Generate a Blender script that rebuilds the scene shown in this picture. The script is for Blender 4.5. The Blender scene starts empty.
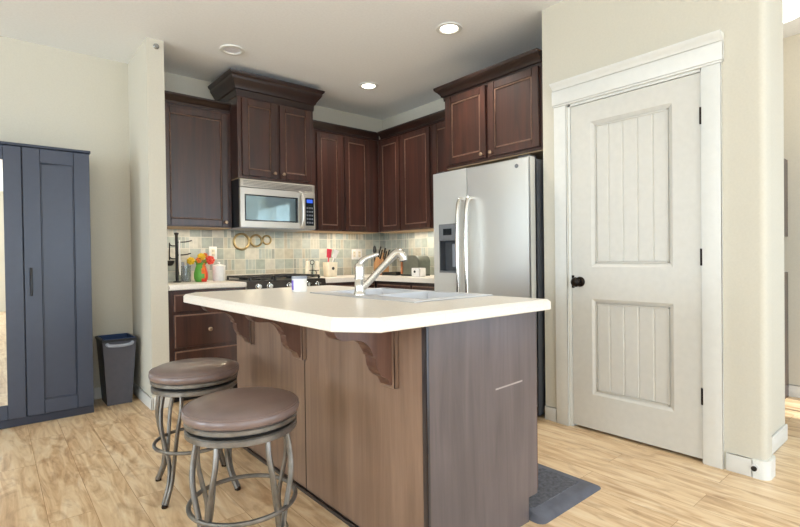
import bpy, bmesh, math, random
from mathutils import Vector, Matrix
random.seed(7)
S = bpy.context.scene
COL = S.collection

# ------------------------------------------------------------------ camera
H = 1.092
yaw, pitch, roll = math.radians(40.111), math.radians(-0.598), math.radians(0.746)
fx, fy = math.sin(yaw), math.cos(yaw)
rt = Vector((fy, -fx, 0))
fw = Vector((fx*math.cos(pitch), fy*math.cos(pitch), math.sin(pitch)))
up = rt.cross(fw)
R2 = rt*math.cos(roll) - up*math.sin(roll)
U2 = rt*math.sin(roll) + up*math.cos(roll)
cd = bpy.data.cameras.new('camera')
cd.sensor_fit = 'HORIZONTAL'; cd.sensor_width = 36.0; cd.lens = 484.48*36/800
cd.clip_start = 0.05; cd.clip_end = 200
cam = bpy.data.objects.new('camera', cd); COL.objects.link(cam)
m = Matrix.Identity(4)
for i in range(3):
    m[i][0] = R2[i]; m[i][1] = U2[i]; m[i][2] = -fw[i]
m[0][3], m[1][3], m[2][3] = 0, 0, H
cam.matrix_world = m
S.camera = cam

# ------------------------------------------------------------------ world, light, exposure
w = bpy.data.worlds.new('sky'); S.world = w; w.use_nodes = True
bg = w.node_tree.nodes['Background']; bg.inputs[0].default_value = (0.75, 0.87, 1.0, 1); bg.inputs[1].default_value = 1.5

def area(name, loc, rot, sx, sy, energy, color, spread=math.pi):
    d = bpy.data.lights.new(name, 'AREA'); d.shape = 'RECTANGLE'; d.size = sx; d.size_y = sy
    d.energy = energy; d.color = color; d.spread = spread
    o = bpy.data.objects.new(name, d); COL.objects.link(o)
    o.location = loc; o.rotation_euler = rot
    return o
DAY = (0.71, 0.855, 1.0)
PI = math.pi
area('daylight_rear_slider', (1.9, -5.85, 1.15), (PI/2+.45, 0, 0), 2.6, 2.0, 66, DAY)          # faces +Y
area('daylight_rear_window', (-2.2, -5.85, 1.35), (PI/2+.45, 0, 0), 3.2, 1.6, 110, DAY)
area('daylight_left_window', (-5.35, -1.2, 1.35), (PI/2+.45, 0, -PI/2), 3.0, 1.7, 128, DAY)        # faces +X
area('daylight_left_window', (-5.35, 2.8, 1.35), (PI/2+.45, 0, -PI/2), 2.2, 1.7, 105, DAY)
area('daylight_entry', (3.40, -3.0, 1.3), (PI/2+.35, 0, PI/2), 3.6, 1.9, 54, (.66, .82, 1.0))
area('daylight_front_door', (3.83, -.87, 1.25), (PI/2, 0, 0), .36, 1.9, 9, (.5, .72, 1.0))      # faces +Y
sd = bpy.data.lights.new('sun', 'SUN'); sd.energy = 5; sd.angle = 0.01; sd.color = (1, .97, .92)
so = bpy.data.objects.new('sun', sd); COL.objects.link(so)
so.rotation_euler = Vector((0.13, 0.95, -0.80)).to_track_quat('-Z', 'Y').to_euler()

S.view_settings.view_transform = 'Standard'
S.view_settings.look = 'None'
S.view_settings.gamma = 1.0
S.view_settings.use_curve_mapping = False
S.view_settings.exposure = 0.36
S.cycles.max_bounces = 10
S.cycles.diffuse_bounces = 6
S.cycles.sample_clamp_indirect = 6
S.cycles.use_denoising = True

# ------------------------------------------------------------------ materials
def L(r, g, b):
    f = lambda c: (c/255/12.92) if c/255 <= .04045 else ((c/255+.055)/1.055)**2.4
    return (f(r), f(g), f(b), 1)

def newmat(name):
    m = bpy.data.materials.new(name); m.use_nodes = True
    nt = m.node_tree
    return m, nt, nt.nodes['Principled BSDF']

def plain(name, rgb, rough=.5, metal=0., coat=0., noise=.04, nscale=30, bump=0., trans=0., emit=None, estr=0.):
    m, nt, p = newmat(name)
    n = nt.nodes.new('ShaderNodeTexNoise'); n.inputs['Scale'].default_value = nscale; n.inputs['Detail'].default_value = 4
    tc = nt.nodes.new('ShaderNodeTexCoord'); nt.links.new(tc.outputs['Object'], n.inputs['Vector'])
    r = nt.nodes.new('ShaderNodeValToRGB')
    c = L(*rgb)
    r.color_ramp.elements[0].position = .3; r.color_ramp.elements[1].position = .7
    r.color_ramp.elements[0].color = tuple(max(0, x*(1-noise*2)) for x in c[:3])+(1,)
    r.color_ramp.elements[1].color = tuple(min(1, x*(1+noise*2)) for x in c[:3])+(1,)
    nt.links.new(n.outputs['Fac'], r.inputs['Fac']); nt.links.new(r.outputs['Color'], p.inputs['Base Color'])
    p.inputs['Roughness'].default_value = rough; p.inputs['Metallic'].default_value = metal
    p.inputs['Coat Weight'].default_value = coat; p.inputs['Coat Roughness'].default_value = .15
    p.inputs['Transmission Weight'].default_value = trans
    if emit:
        p.inputs['Emission Color'].default_value = L(*emit); p.inputs['Emission Strength'].default_value = estr
    if bump:
        b = nt.nodes.new('ShaderNodeBump'); b.inputs['Strength'].default_value = bump; b.inputs['Distance'].default_value = .004
        nt.links.new(n.outputs['Fac'], b.inputs['Height']); nt.links.new(b.outputs['Normal'], p.inputs['Normal'])
    return m

def wood(name, dark, light, rough=.32, along='Z', coat=.25, scale=1.0):
    m, nt, p = newmat(name)
    tc = nt.nodes.new('ShaderNodeTexCoord')
    mp = nt.nodes.new('ShaderNodeMapping')
    s = {'Z': (14, 14, .9), 'Y': (14, .9, 14), 'X': (.9, 14, 14)}[along]
    mp.inputs['Scale'].default_value = tuple(v*scale for v in s)
    nt.links.new(tc.outputs['Object'], mp.inputs['Vector'])
    n = nt.nodes.new('ShaderNodeTexNoise'); n.inputs['Scale'].default_value = 1.6; n.inputs['Detail'].default_value = 7
    n.inputs['Roughness'].default_value = .62; n.inputs['Distortion'].default_value = .5
    nt.links.new(mp.outputs['Vector'], n.inputs['Vector'])
    n2 = nt.nodes.new('ShaderNodeTexNoise'); n2.inputs['Scale'].default_value = 2.2; n2.inputs['Detail'].default_value = 2
    nt.links.new(tc.outputs['Object'], n2.inputs['Vector'])
    r = nt.nodes.new('ShaderNodeValToRGB')
    r.color_ramp.elements[0].position = .28; r.color_ramp.elements[1].position = .74
    r.color_ramp.elements[0].color = L(*dark); r.color_ramp.elements[1].color = L(*light)
    nt.links.new(n.outputs['Fac'], r.inputs['Fac'])
    mx = nt.nodes.new('ShaderNodeMixRGB'); mx.blend_type = 'MULTIPLY'; mx.inputs[0].default_value = .5
    r2 = nt.nodes.new('ShaderNodeValToRGB')
    r2.color_ramp.elements[0].position = .3; r2.color_ramp.elements[1].position = .7
    r2.color_ramp.elements[0].color = (.55, .55, .55, 1); r2.color_ramp.elements[1].color = (1, 1, 1, 1)
    nt.links.new(n2.outputs['Fac'], r2.inputs['Fac'])
    nt.links.new(r.outputs['Color'], mx.inputs[1]); nt.links.new(r2.outputs['Color'], mx.inputs[2])
    nt.links.new(mx.outputs['Color'], p.inputs['Base Color'])
    p.inputs['Roughness'].default_value = rough
    p.inputs['Coat Weight'].default_value = coat; p.inputs['Coat Roughness'].default_value = .25
    return m

def floor_mat():
    m, nt, p = newmat('oak_plank_floor')
    N = nt.nodes.new; lk = nt.links.new
    g = N('ShaderNodeNewGeometry')
    sp = N('ShaderNodeSeparateXYZ'); lk(g.outputs['Position'], sp.inputs[0])
    cb = N('ShaderNodeCombineXYZ'); lk(sp.outputs['Y'], cb.inputs['X']); lk(sp.outputs['X'], cb.inputs['Y'])
    br = N('ShaderNodeTexBrick'); lk(cb.outputs[0], br.inputs['Vector'])
    br.inputs['Scale'].default_value = 1; br.inputs['Brick Width'].default_value = 1.25; br.inputs['Row Height'].default_value = .165
    br.inputs['Mortar Size'].default_value = .0011; br.inputs['Mortar Smooth'].default_value = .3
    br.inputs['Color1'].default_value = (0, 0, 0, 1); br.inputs['Color2'].default_value = (1, 1, 1, 1); br.inputs['Mortar'].default_value = (.3, .3, .3, 1)
    br.offset = .37
    # per-plank offset of the grain
    off = N('ShaderNodeVectorMath'); off.operation = 'MULTIPLY_ADD'
    off.inputs[1].default_value = (7, 13, 5)
    lk(br.outputs['Color'], off.inputs[0]); lk(g.outputs['Position'], off.inputs[2])
    mp = N('ShaderNodeMapping'); mp.inputs['Scale'].default_value = (13, 1.5, 1); lk(off.outputs[0], mp.inputs['Vector'])
    n = N('ShaderNodeTexNoise'); n.inputs['Scale'].default_value = 1.1; n.inputs['Detail'].default_value = 8; n.inputs['Roughness'].default_value = .6; n.inputs['Distortion'].default_value = 1.6
    lk(mp.outputs[0], n.inputs['Vector'])
    r = N('ShaderNodeValToRGB'); e = r.color_ramp.elements
    e[0].position = .25; e[0].color = L(178, 142, 104)
    e[1].position = .72; e[1].color = L(242, 222, 190)
    k = e.new(.42); k.color = L(214, 180, 138)
    k = e.new(.55); k.color = L(231, 203, 163)
    lk(n.outputs['Fac'], r.inputs['Fac'])
    mp2 = N('ShaderNodeMapping'); mp2.inputs['Scale'].default_value = (5, 1.6, 1); lk(off.outputs[0], mp2.inputs['Vector'])
    n2 = N('ShaderNodeTexNoise'); n2.inputs['Scale'].default_value = 1.7; n2.inputs['Detail'].default_value = 5; n2.inputs['Distortion'].default_value = 2.5
    lk(mp2.outputs[0], n2.inputs['Vector'])
    r2 = N('ShaderNodeValToRGB'); r2.color_ramp.elements[0].position = .3; r2.color_ramp.elements[1].position = .5
    r2.color_ramp.elements[0].color = L(206, 190, 178); r2.color_ramp.elements[1].color = (1, 1, 1, 1)
    lk(n2.outputs['Fac'], r2.inputs['Fac'])
    mx = N('ShaderNodeMixRGB'); mx.blend_type = 'MULTIPLY'; mx.inputs[0].default_value = .65
    lk(r.outputs['Color'], mx.inputs[1]); lk(r2.outputs['Color'], mx.inputs[2])
    mm = N('ShaderNodeMixRGB'); mm.blend_type = 'MULTIPLY'; lk(br.outputs['Fac'], mm.inputs[0]); mm.inputs[2].default_value = L(196, 170, 142)
    lk(mx.outputs['Color'], mm.inputs[1]); lk(mm.outputs['Color'], p.inputs['Base Color'])
    p.inputs['Roughness'].default_value = .34
    return m

def tile_mat():
    m, nt, p = newmat('slate_mosaic_tile')
    N = nt.nodes.new; lk = nt.links.new
    g = N('ShaderNodeNewGeometry'); sp = N('ShaderNodeSeparateXYZ'); lk(g.outputs['Position'], sp.inputs[0])
    def M(op, a, b=None):
        x = N('ShaderNodeMath'); x.operation = op
        for i, v in enumerate((a, b)):
            if v is None: continue
            if isinstance(v, (int, float)): x.inputs[i].default_value = v
            else: lk(v, x.inputs[i])
        return x.outputs[0]
    s = M('DIVIDE', M('SUBTRACT', sp.outputs['X'], sp.outputs['Y']), .102)
    t = M('DIVIDE', M('SUBTRACT', sp.outputs['Z'], .90), .102)
    su, tv = M('FLOOR', s), M('FLOOR', t)
    c = N('ShaderNodeCombineXYZ'); lk(su, c.inputs[0]); lk(tv, c.inputs[1])
    wn = N('ShaderNodeTexWhiteNoise'); wn.noise_dimensions = '2D'; lk(c.outputs[0], wn.inputs['Vector'])
    # some tiles are split in narrow strips
    s3 = M('MULTIPLY', s, 3.0)
    split = M('GREATER_THAN', wn.outputs['Value'], .72)
    c2 = N('ShaderNodeCombineXYZ'); lk(M('FLOOR', s3), c2.inputs[0]); lk(tv, c2.inputs[1]); c2.inputs[2].default_value = 3
    wn2 = N('ShaderNodeTexWhiteNoise'); wn2.noise_dimensions = '3D'; lk(c2.outputs[0], wn2.inputs['Vector'])
    wm = N('ShaderNodeMix'); wm.data_type = 'FLOAT'; lk(split, wm.inputs['Factor'])
    w1 = N('ShaderNodeSeparateColor'); lk(wn.outputs['Color'], w1.inputs[0])
    lk(w1.outputs[1], wm.inputs['A']); lk(wn2.outputs['Value'], wm.inputs['B'])
    r = N('ShaderNodeValToRGB'); r.color_ramp.interpolation = 'CONSTANT'
    cols = [(0, (166, 173, 164)), (.2, (192, 190, 176)), (.38, (178, 184, 177)), (.55, (205, 202, 190)), (.7, (156, 160, 154)), (.82, (184, 177, 160)), (.92, (172, 182, 180))]
    e = r.color_ramp.elements
    e[0].position = 0; e[0].color = L(*cols[0][1]); e[1].position = cols[1][0]; e[1].color = L(*cols[1][1])
    for q, cc in cols[2:]:
        k = e.new(q); k.color = L(*cc)
    lk(wm.outputs[0], r.inputs['Fac'])
    n = N('ShaderNodeTexNoise'); n.inputs['Scale'].default_value = 22; n.inputs['Detail'].default_value = 6; lk(g.outputs['Position'], n.inputs['Vector'])
    r2 = N('ShaderNodeValToRGB'); r2.color_ramp.elements[0].color = (.62, .62, .62, 1); r2.color_ramp.elements[1].color = (1.15, 1.15, 1.12, 1)
    lk(n.outputs['Fac'], r2.inputs['Fac'])
    mx = N('ShaderNodeMixRGB'); mx.blend_type = 'MULTIPLY'; mx.inputs[0].default_value = 1
    lk(r.outputs['Color'], mx.inputs[1]); lk(r2.outputs['Color'], mx.inputs[2])
    def edge(v, wd):
        f = M('FRACT', v); return M('MAXIMUM', M('LESS_THAN', f, wd), M('GREATER_THAN', f, 1-wd))
    gr = M('MAXIMUM', M('MAXIMUM', edge(s, .025), edge(t, .025)), M('MULTIPLY', split, edge(s3, .06)))
    mg = N('ShaderNodeMixRGB'); lk(gr, mg.inputs[0]); lk(mx.outputs['Color'], mg.inputs[1]); mg.inputs[2].default_value = L(205, 200, 186)
    lk(mg.outputs['Color'], p.inputs['Base Color'])
    p.inputs['Roughness'].default_value = .4
    b = N('ShaderNodeBump'); b.inputs['Strength'].default_value = .5; b.inputs['Distance'].default_value = .003; b.invert = True
    lk(gr, b.inputs['Height']); lk(b.outputs['Normal'], p.inputs['Normal'])
    return m

def steel_mat(name, rgb, rough, along='Z', metal=1.):
    m, nt, p = newmat(name)
    tc = nt.nodes.new('ShaderNodeTexCoord'); mp = nt.nodes.new('ShaderNodeMapping')
    mp.inputs['Scale'].default_value = {'Z': (300, 300, 2), 'X': (2, 300, 300), 'Y': (300, 2, 300), 'S': (9, 9, 9)}[along]
    nt.links.new(tc.outputs['Object'], mp.inputs['Vector'])
    n = nt.nodes.new('ShaderNodeTexNoise'); n.inputs['Scale'].default_value = 1; nt.links.new(mp.outputs['Vector'], n.inputs['Vector'])
    r = nt.nodes.new('ShaderNodeMapRange'); r.inputs['To Min'].default_value = rough*.8; r.inputs['To Max'].default_value = rough*1.2
    nt.links.new(n.outputs['Fac'], r.inputs['Value']); nt.links.new(r.outputs['Result'], p.inputs['Roughness'])
    p.inputs['Base Color'].default_value = L(*rgb); p.inputs['Metallic'].default_value = metal
    return m

def panel_wood_scuffed_sheen():
    m = wood('island_wood_scuffed_blue_sheen', (88, 80, 80), (114, 102, 102), .3)  # greyer than the island sides: blue daylight reflection mixed into the stain colours
    nt = m.node_tree; N = nt.nodes.new; lk = nt.links.new
    p = nt.nodes['Principled BSDF']; src = p.inputs['Base Color'].links[0].from_socket
    g = N('ShaderNodeNewGeometry'); sp = N('ShaderNodeSeparateXYZ'); lk(g.outputs['Position'], sp.inputs[0])
    def M(op, *a):
        x = N('ShaderNodeMath'); x.operation = op
        for i, v in enumerate(a):
            if isinstance(v, (int, float)): x.inputs[i].default_value = v
            else: lk(v, x.inputs[i])
        return x.outputs[0]
    # one pale diagonal scrape, dragged sideways across the panel
    zc = M('MULTIPLY_ADD', sp.outputs['X'], .03, .54)
    dz = M('ABSOLUTE', M('SUBTRACT', sp.outputs['Z'], zc))
    dx = M('ABSOLUTE', M('SUBTRACT', sp.outputs['X'], 1.555))
    n = N('ShaderNodeTexNoise'); n.inputs['Scale'].default_value = 9; lk(g.outputs['Position'], n.inputs['Vector'])
    msk = M('MULTIPLY', M('MULTIPLY', M('LESS_THAN', dz, .0032), M('LESS_THAN', dx, .085)), M('MULTIPLY', n.outputs['Fac'], 1.3))
    mx = N('ShaderNodeMixRGB'); lk(M('MULTIPLY', msk, .75), mx.inputs[0]); lk(src, mx.inputs[1]); mx.inputs[2].default_value = L(205, 195, 190)
    lk(mx.outputs['Color'], p.inputs['Base Color'])
    return m

M_wall = plain('cream_wall_paint', (205, 199, 183), .85, noise=.012, nscale=90, bump=.15)
M_ceil = plain('white_ceiling_paint', (240, 241, 240), .9, noise=.012, nscale=60, bump=.25)
M_trim = plain('white_trim_paint', (226, 226, 220), .38, noise=.01)
M_doorp = plain('white_door_paint', (212, 209, 200), .42, noise=.012)
M_floor = floor_mat()
M_tile = tile_mat()
M_cab = wood('espresso_stained_wood', (40, 20, 14), (80, 43, 31), .38, coat=.7)
M_cabx = wood('espresso_stained_wood_crosswise', (28, 15, 12), (54, 31, 24), .34, along='X')
M_caby = wood('espresso_stained_wood_lengthwise', (28, 15, 12), (54, 31, 24), .34, along='Y')
M_edge = plain('worn_door_edge', (124, 94, 78), .4, noise=.12, nscale=40)
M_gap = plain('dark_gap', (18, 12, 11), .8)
M_under = plain('maple_underside', (178, 150, 116), .6)
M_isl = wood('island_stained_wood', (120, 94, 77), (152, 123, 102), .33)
M_islx = panel_wood_scuffed_sheen()
M_isld = wood('corbel_stained_wood', (84, 56, 46), (118, 84, 68), .35)
M_shoe = plain('dark_base_shoe', (50, 44, 46), .35, coat=.4)
M_lam = plain('cream_laminate', (234, 226, 213), .32, noise=.03, nscale=120)
M_ss = steel_mat('brushed_stainless', (212, 207, 197), .36, 'X', .75)
M_ssf = steel_mat('brushed_stainless_door', (236, 237, 234), .36, 'Y', .7)
M_chrome = steel_mat('polished_nickel', (215, 212, 206), .14)
M_sink = steel_mat('satin_sink_steel', (225, 226, 228), .42, 'S', .6)
M_grey = plain('grey_fridge_case', (74, 76, 80), .45)
M_black = plain('black_enamel', (18, 18, 20), .3)
M_iron = plain('cast_iron', (28, 27, 27), .55)
M_dkgl = plain('dark_glass', (26, 34, 40), .05, coat=1)
M_mwgl = plain('microwave_glass_blue_reflection', (150, 174, 182), .06, metal=.7, noise=.01)  # bluish reflection of the room put into the glass colour
M_disp = plain('grey_dispenser_plastic', (120, 122, 126), .35)
M_blue = plain('blue_display', (40, 70, 170), .2, emit=(70, 110, 230), estr=.6)
M_bronze = plain('oil_rubbed_bronze', (44, 36, 30), .32, metal=.8)
M_nick = plain('worn_nickel_knob', (176, 150, 126), .3, metal=.8)
M_ward = plain('blue_grey_lacquer', (58, 64, 79), .33, noise=.02)
M_mirror = steel_mat('mirror_glass', (235, 238, 238), .01)
M_bin = plain('charcoal_plastic', (76, 76, 84), .42)
M_bind = plain('black_plastic', (24, 24, 28), .4)
M_liner = plain('blue_bin_liner', (36, 62, 104), .4)
M_greym = plain('silver_grey_plastic', (150, 154, 164), .35)
M_vinyl = plain('taupe_brown_vinyl', (120, 102, 96), .3, coat=.2, noise=.08, nscale=8)
M_pewter = plain('pewter_metal', (128, 124, 118), .34, metal=.75, noise=.12, nscale=25)
M_mat = plain('grey_foam_mat', (94, 96, 106), .7, noise=.08, nscale=18)
M_matr = plain('ribbed_grey_foam', (82, 84, 92), .7, noise=.25, nscale=55, bump=.8)
M_white = plain('white_ceramic', (236, 234, 230), .25)
M_cream = plain('cream_ceramic', (228, 216, 192), .3)
M_red = plain('red_glaze', (226, 62, 40), .3)
M_pink = plain('red_silicone', (214, 52, 78), .45)
M_green = plain('green_glaze', (96, 170, 70), .3)
M_yel = plain('yellow_petals', (232, 190, 40), .5, noise=.1)
M_orange = plain('orange_petals', (240, 120, 40), .5, noise=.1)
M_leaf = plain('leaf_green', (120, 140, 50), .5, noise=.15)
M_gold = plain('antique_brass', (170, 150, 108), .3, metal=.9)
M_purple = plain('lavender_label', (120, 96, 200), .5)
M_block = wood('knife_block_wood', (150, 100, 60), (196, 150, 100), .4)
M_copper = plain('copper_metal', (196, 130, 96), .25, metal=.9)
M_toast = plain('brushed_grey_metal', (120, 124, 116), .3, metal=.8)
M_glass = plain('clear_glass', (225, 232, 235), .08, trans=.85)
def pane_mat():
    m, nt, p = newmat('window_pane')
    tr = nt.nodes.new('ShaderNodeBsdfTransparent'); mx = nt.nodes.new('ShaderNodeMixShader'); mx.inputs[0].default_value = .06
    p.inputs['Roughness'].default_value = .02; p.inputs['Base Color'].default_value = (.9, .95, 1, 1)
    nt.links.new(tr.outputs[0], mx.inputs[1]); nt.links.new(p.outputs[0], mx.inputs[2])
    nt.links.new(mx.outputs[0], nt.nodes['Material Output'].inputs['Surface'])
    return m
M_pane = pane_mat()
M_rngp = plain('dark_range_panel', (62, 56, 52), .3, metal=.5)
M_bulb = plain('lit_lamp_lens', (255, 250, 240), .4, emit=(255, 244, 226), estr=7)
M_bulbd = plain('frosted_lamp_lens', (240, 240, 246), .3)
M_dome = plain('lit_glass_dome', (255, 250, 240), .4, emit=(255, 246, 228), estr=3)
M_scr = plain('brushed_sensor', (170, 172, 170), .25, metal=.8)

# ------------------------------------------------------------------ mesh builder
class MB:
    def __init__(s):
        s.bm = bmesh.new(); s.mats = []
    def _add(s, tb, mat):
        if mat not in s.mats: s.mats.append(mat)
        k = s.mats.index(mat)
        bmesh.ops.recalc_face_normals(tb, faces=tb.faces[:])
        for f in tb.faces: f.material_index = k
        me = bpy.data.meshes.new('tmp'); tb.to_mesh(me); tb.free()
        s.bm.from_mesh(me); bpy.data.meshes.remove(me)
        return s
    def box(s, mat, x0, x1, y0, y1, z0, z1, bev=0., seg=2):
        tb = bmesh.new()
        v = [tb.verts.new((x, y, z)) for z in (z0, z1) for y in (y0, y1) for x in (x0, x1)]
        for f in ((0, 1, 3, 2), (4, 5, 7, 6), (0, 1, 5, 4), (2, 3, 7, 6), (0, 2, 6, 4), (1, 3, 7, 5)):
            tb.faces.new([v[i] for i in f])
        if bev: bmesh.ops.bevel(tb, geom=tb.edges[:], offset=min(bev, .45*min(abs(x1-x0), abs(y1-y0), abs(z1-z0))), segments=seg, affect='EDGES', profile=.5)
        return s._add(tb, mat)
    def hexa(s, mat, pts, bev=0.):
        """8 points: bottom ring of 4 then top ring of 4"""
        tb = bmesh.new(); v = [tb.verts.new(p) for p in pts]
        for f in ((0, 1, 2, 3), (4, 5, 6, 7), (0, 1, 5, 4), (1, 2, 6, 5), (2, 3, 7, 6), (3, 0, 4, 7)):
            tb.faces.new([v[i] for i in f])
        if bev: bmesh.ops.bevel(tb, geom=tb.edges[:], offset=bev, segments=2, affect='EDGES', profile=.5)
        return s._add(tb, mat)
    def prism(s, mat, pts, a, b, axis, bev=0.):
        """closed 2D outline extruded along axis from a to b. axis X: pts=(y,z); Y: pts=(x,z); Z: pts=(x,y)"""
        tb = bmesh.new()
        def P(p, t): return {'X': (t, p[0], p[1]), 'Y': (p[0], t, p[1]), 'Z': (p[0], p[1], t)}[axis]
        A = [tb.verts.new(P(p, a)) for p in pts]; B = [tb.verts.new(P(p, b)) for p in pts]
        n = len(pts)
        tb.faces.new(A); tb.faces.new(B)
        for i in range(n): tb.faces.new((A[i], A[(i+1) % n], B[(i+1) % n], B[i]))
        if bev: bmesh.ops.bevel(tb, geom=tb.edges[:], offset=bev, segments=1, affect='EDGES')
        return s._add(tb, mat)
    def lathe(s, mat, prof, c=(0, 0, 0), seg=32, axis='Z'):
        tb = bmesh.new(); rings = []
        for r, z in prof:
            ring = []
            if r < 1e-6:
                ring = [tb.verts.new((0, 0, z))]
            else:
                for i in range(seg):
                    a = 2*PI*i/seg; ring.append(tb.verts.new((r*math.cos(a), r*math.sin(a), z)))
            rings.append(ring)
        for a, b in zip(rings, rings[1:]):
            for i in range(seg):
                j = (i+1) % seg
                q = [a[i % len(a)], a[j % len(a)], b[j % len(b)], b[i % len(b)]]
                u = []
                for x in q:
                    if x not in u: u.append(x)
                if len(u) >= 3: tb.faces.new(u)
        R = {'Z': Matrix.Identity(4), 'Y': Matrix.Rotation(PI/2, 4, 'X'), 'X': Matrix.Rotation(-PI/2, 4, 'Y')}[axis]
        # Y: profile height points to -Y ; X: profile height points to -X
        bmesh.ops.transform(tb, matrix=Matrix.Translation(c) @ R, verts=tb.verts[:])
        return s._add(tb, mat)
    def cyl(s, mat, c, r, z0, z1, seg=24, bev=0., axis='Z'):
        p = [(0, z0), (r-bev, z0)] + ([(r, z0+bev), (r, z1-bev)] if bev else [(r, z1)]) + [(r-bev, z1), (0, z1)]
        q = []
        for x in p:
            if not q or q[-1] != x: q.append(x)
        return s.lathe(mat, q, c, seg, axis)
    def tube(s, mat, pts, rad, seg=12, smooth=6, closed=False, flat=1.0, ref=None):
        P = [Vector(p) for p in pts]; Rr = rad if isinstance(rad, (list, tuple)) else [rad]*len(P)
        if smooth > 1:
            Q, RR = [], []
            n = len(P)
            rng = range(n if closed else n-1)
            for i in rng:
                g = (lambda k: P[k % n]) if closed else (lambda k: P[max(0, min(n-1, k))])
                p0, p1, p2, p3 = g(i-1), g(i), g(i+1), g(i+2)
                for k in range(smooth):
                    t = k/smooth
                    Q.append(.5*((2*p1)+(p2-p0)*t+(2*p0-5*p1+4*p2-p3)*t*t+(3*p1-p0-3*p2+p3)*t**3))
                    RR.append(Rr[i % n]*(1-t)+Rr[(i+1) % n]*t)
            if not closed: Q.append(P[-1]); RR.append(Rr[-1])
            P, Rr = Q, RR
        tb = bmesh.new(); rings = []; n = len(P); prev = None
        for i in range(n):
            if closed: t = (P[(i+1) % n]-P[i-1]).normalized()
            else: t = (P[min(n-1, i+1)]-P[max(0, i-1)]).normalized()
            if ref is not None: a = Vector(ref)
            elif prev is not None: a = prev
            else: a = Vector((0, 0, 1)) if abs(t.z) < .9 else Vector((1, 0, 0))
            a = (a - t*a.dot(t)).normalized(); prev = a; b = t.cross(a)
            rings.append([tb.verts.new(P[i] + a*(Rr[i]*math.cos(2*PI*k/seg)) + b*(Rr[i]*flat*math.sin(2*PI*k/seg))) for k in range(seg)])
        m = n if closed else n-1
        for i in range(m):
            A, B = rings[i], rings[(i+1) % n]
            for k in range(seg): tb.faces.new((A[k], A[(k+1) % seg], B[(k+1) % seg], B[k]))
        if not closed: tb.faces.new(rings[0]); tb.faces.new(rings[-1])
        return s._add(tb, mat)
    def ring(s, mat, c, R, r, axis='Z', seg=40, flat=1.0):
        pts = []
        for i in range(seg):
            a = 2*PI*i/seg
            d = {'Z': (math.cos(a), math.sin(a), 0), 'Y': (math.cos(a), 0, math.sin(a)), 'X': (0, math.cos(a), math.sin(a))}[axis]
            pts.append(Vector(c)+Vector(d)*R)
        return s.tube(mat, pts, r, 10, 1, True, flat, ref={'Z': (0, 0, 1), 'Y': (0, 1, 0), 'X': (1, 0, 0)}[axis])
    def ball(s, mat, c, r, sz=1.0, seg=16):
        n = 10
        return s.lathe(mat, [(r*math.sin(PI*i/n) if 0 < i < n else 0, -r*sz*math.cos(PI*i/n)) for i in range(n+1)], c, seg)
    def sweep(s, mat, prof, path, normals, caps=True):
        """prof: closed outline of (outward, z); path: plan points; normals: outward unit vector of every segment"""
        tb = bmesh.new(); rings = []; n = len(path)
        for i, p in enumerate(path):
            if i == 0: d = Vector(normals[0])
            elif i == n-1: d = Vector(normals[-1])
            else:
                a, b = Vector(normals[i-1]), Vector(normals[i])
                d = (a+b)/(1+a.dot(b))
            rings.append([tb.verts.new((p[0]+d.x*o, p[1]+d.y*o, z)) for o, z in prof])
        k = len(prof)
        for A, B in zip(rings, rings[1:]):
            for j in range(k): tb.faces.new((A[j], A[(j+1) % k], B[(j+1) % k], B[j]))
        tb.faces.new(rings[0]); tb.faces.new(rings[-1])
        return s._add(tb, mat)
    def build(s, name, parent=None, origin=None, smooth=True, angle=35):
        if origin is None and parent is not None:
            q = parent
            while q.parent: q = q.parent
            off = Vector(q.location)
        else: off = Vector(origin) if origin is not None else Vector((0, 0, 0))
        bmesh.ops.translate(s.bm, verts=s.bm.verts[:], vec=-off)
        me = bpy.data.meshes.new(name); s.bm.to_mesh(me); s.bm.free()
        for m_ in s.mats: me.materials.append(m_)
        if smooth:
            for p in me.polygons: p.use_smooth = True
            me.set_sharp_from_angle(angle=math.radians(angle))
        o = bpy.data.objects.new(name, me); COL.objects.link(o)
        if parent is not None: o.parent = parent
        else: o.location = off
        return o

def thing(name, label, cat, loc, group=None):
    o = bpy.data.objects.new(name, None); o.empty_display_size = .1; COL.objects.link(o)
    o.location = loc
    return tag(o, label, cat, group)
def tag(o, label, cat, group=None):
    o['label'] = label; o['category'] = cat
    if group: o['group'] = group
    return o
def struct(o, label=None):
    o['kind'] = 'structure'
    if label: o['label'] = label
    return o
def copy_tree(o, parent=None):
    c = o.copy(); COL.objects.link(c)
    if parent: c.parent = parent
    for ch in list(o.children): copy_tree(ch, c)
    return c

# ================================================================== SETTING
ZC = 2.734
YB = 4.524
XF = 3.57          # wall behind the refrigerator
XD = 2.834         # pantry door wall
LX, RX, RY = -5.5, 4.65, -6.0
struct(MB().box(M_floor, LX-.1, RX+.1, RY-.1, YB+.1, -.08, 0).build('floor'))
struct(MB().box(M_ceil, LX-.1, 3.6, RY-.1, YB+.1, ZC, ZC+.08).box(M_ceil, 3.6, RX+.1, -1.0, YB+.1, ZC, ZC+.08).build('ceiling'))
struct(MB().box(M_wall, LX-.1, XF+.12, YB, YB+.1, 0, ZC).build('wall_back'))
struct(MB().box(M_wall, XF, XF+.12, .72+.12, YB, 0, ZC).build('wall_fridge'))
# short wing wall between dining side and kitchen, rounded front corners
b = MB(); b.box(M_wall, .889, 1.008, 3.901, YB, 0, ZC, 0)
struct(b.build('wall_wing'))
# pantry wall around the door opening
OY0, OY1, OZ = .905, 1.680, 2.058
b = MB()
b.box(M_wall, XD, XD+.12, OY1, 1.862, 0, ZC)
b.box(M_wall, XD, XD+.12, OY0, OY1, OZ, ZC)
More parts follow.
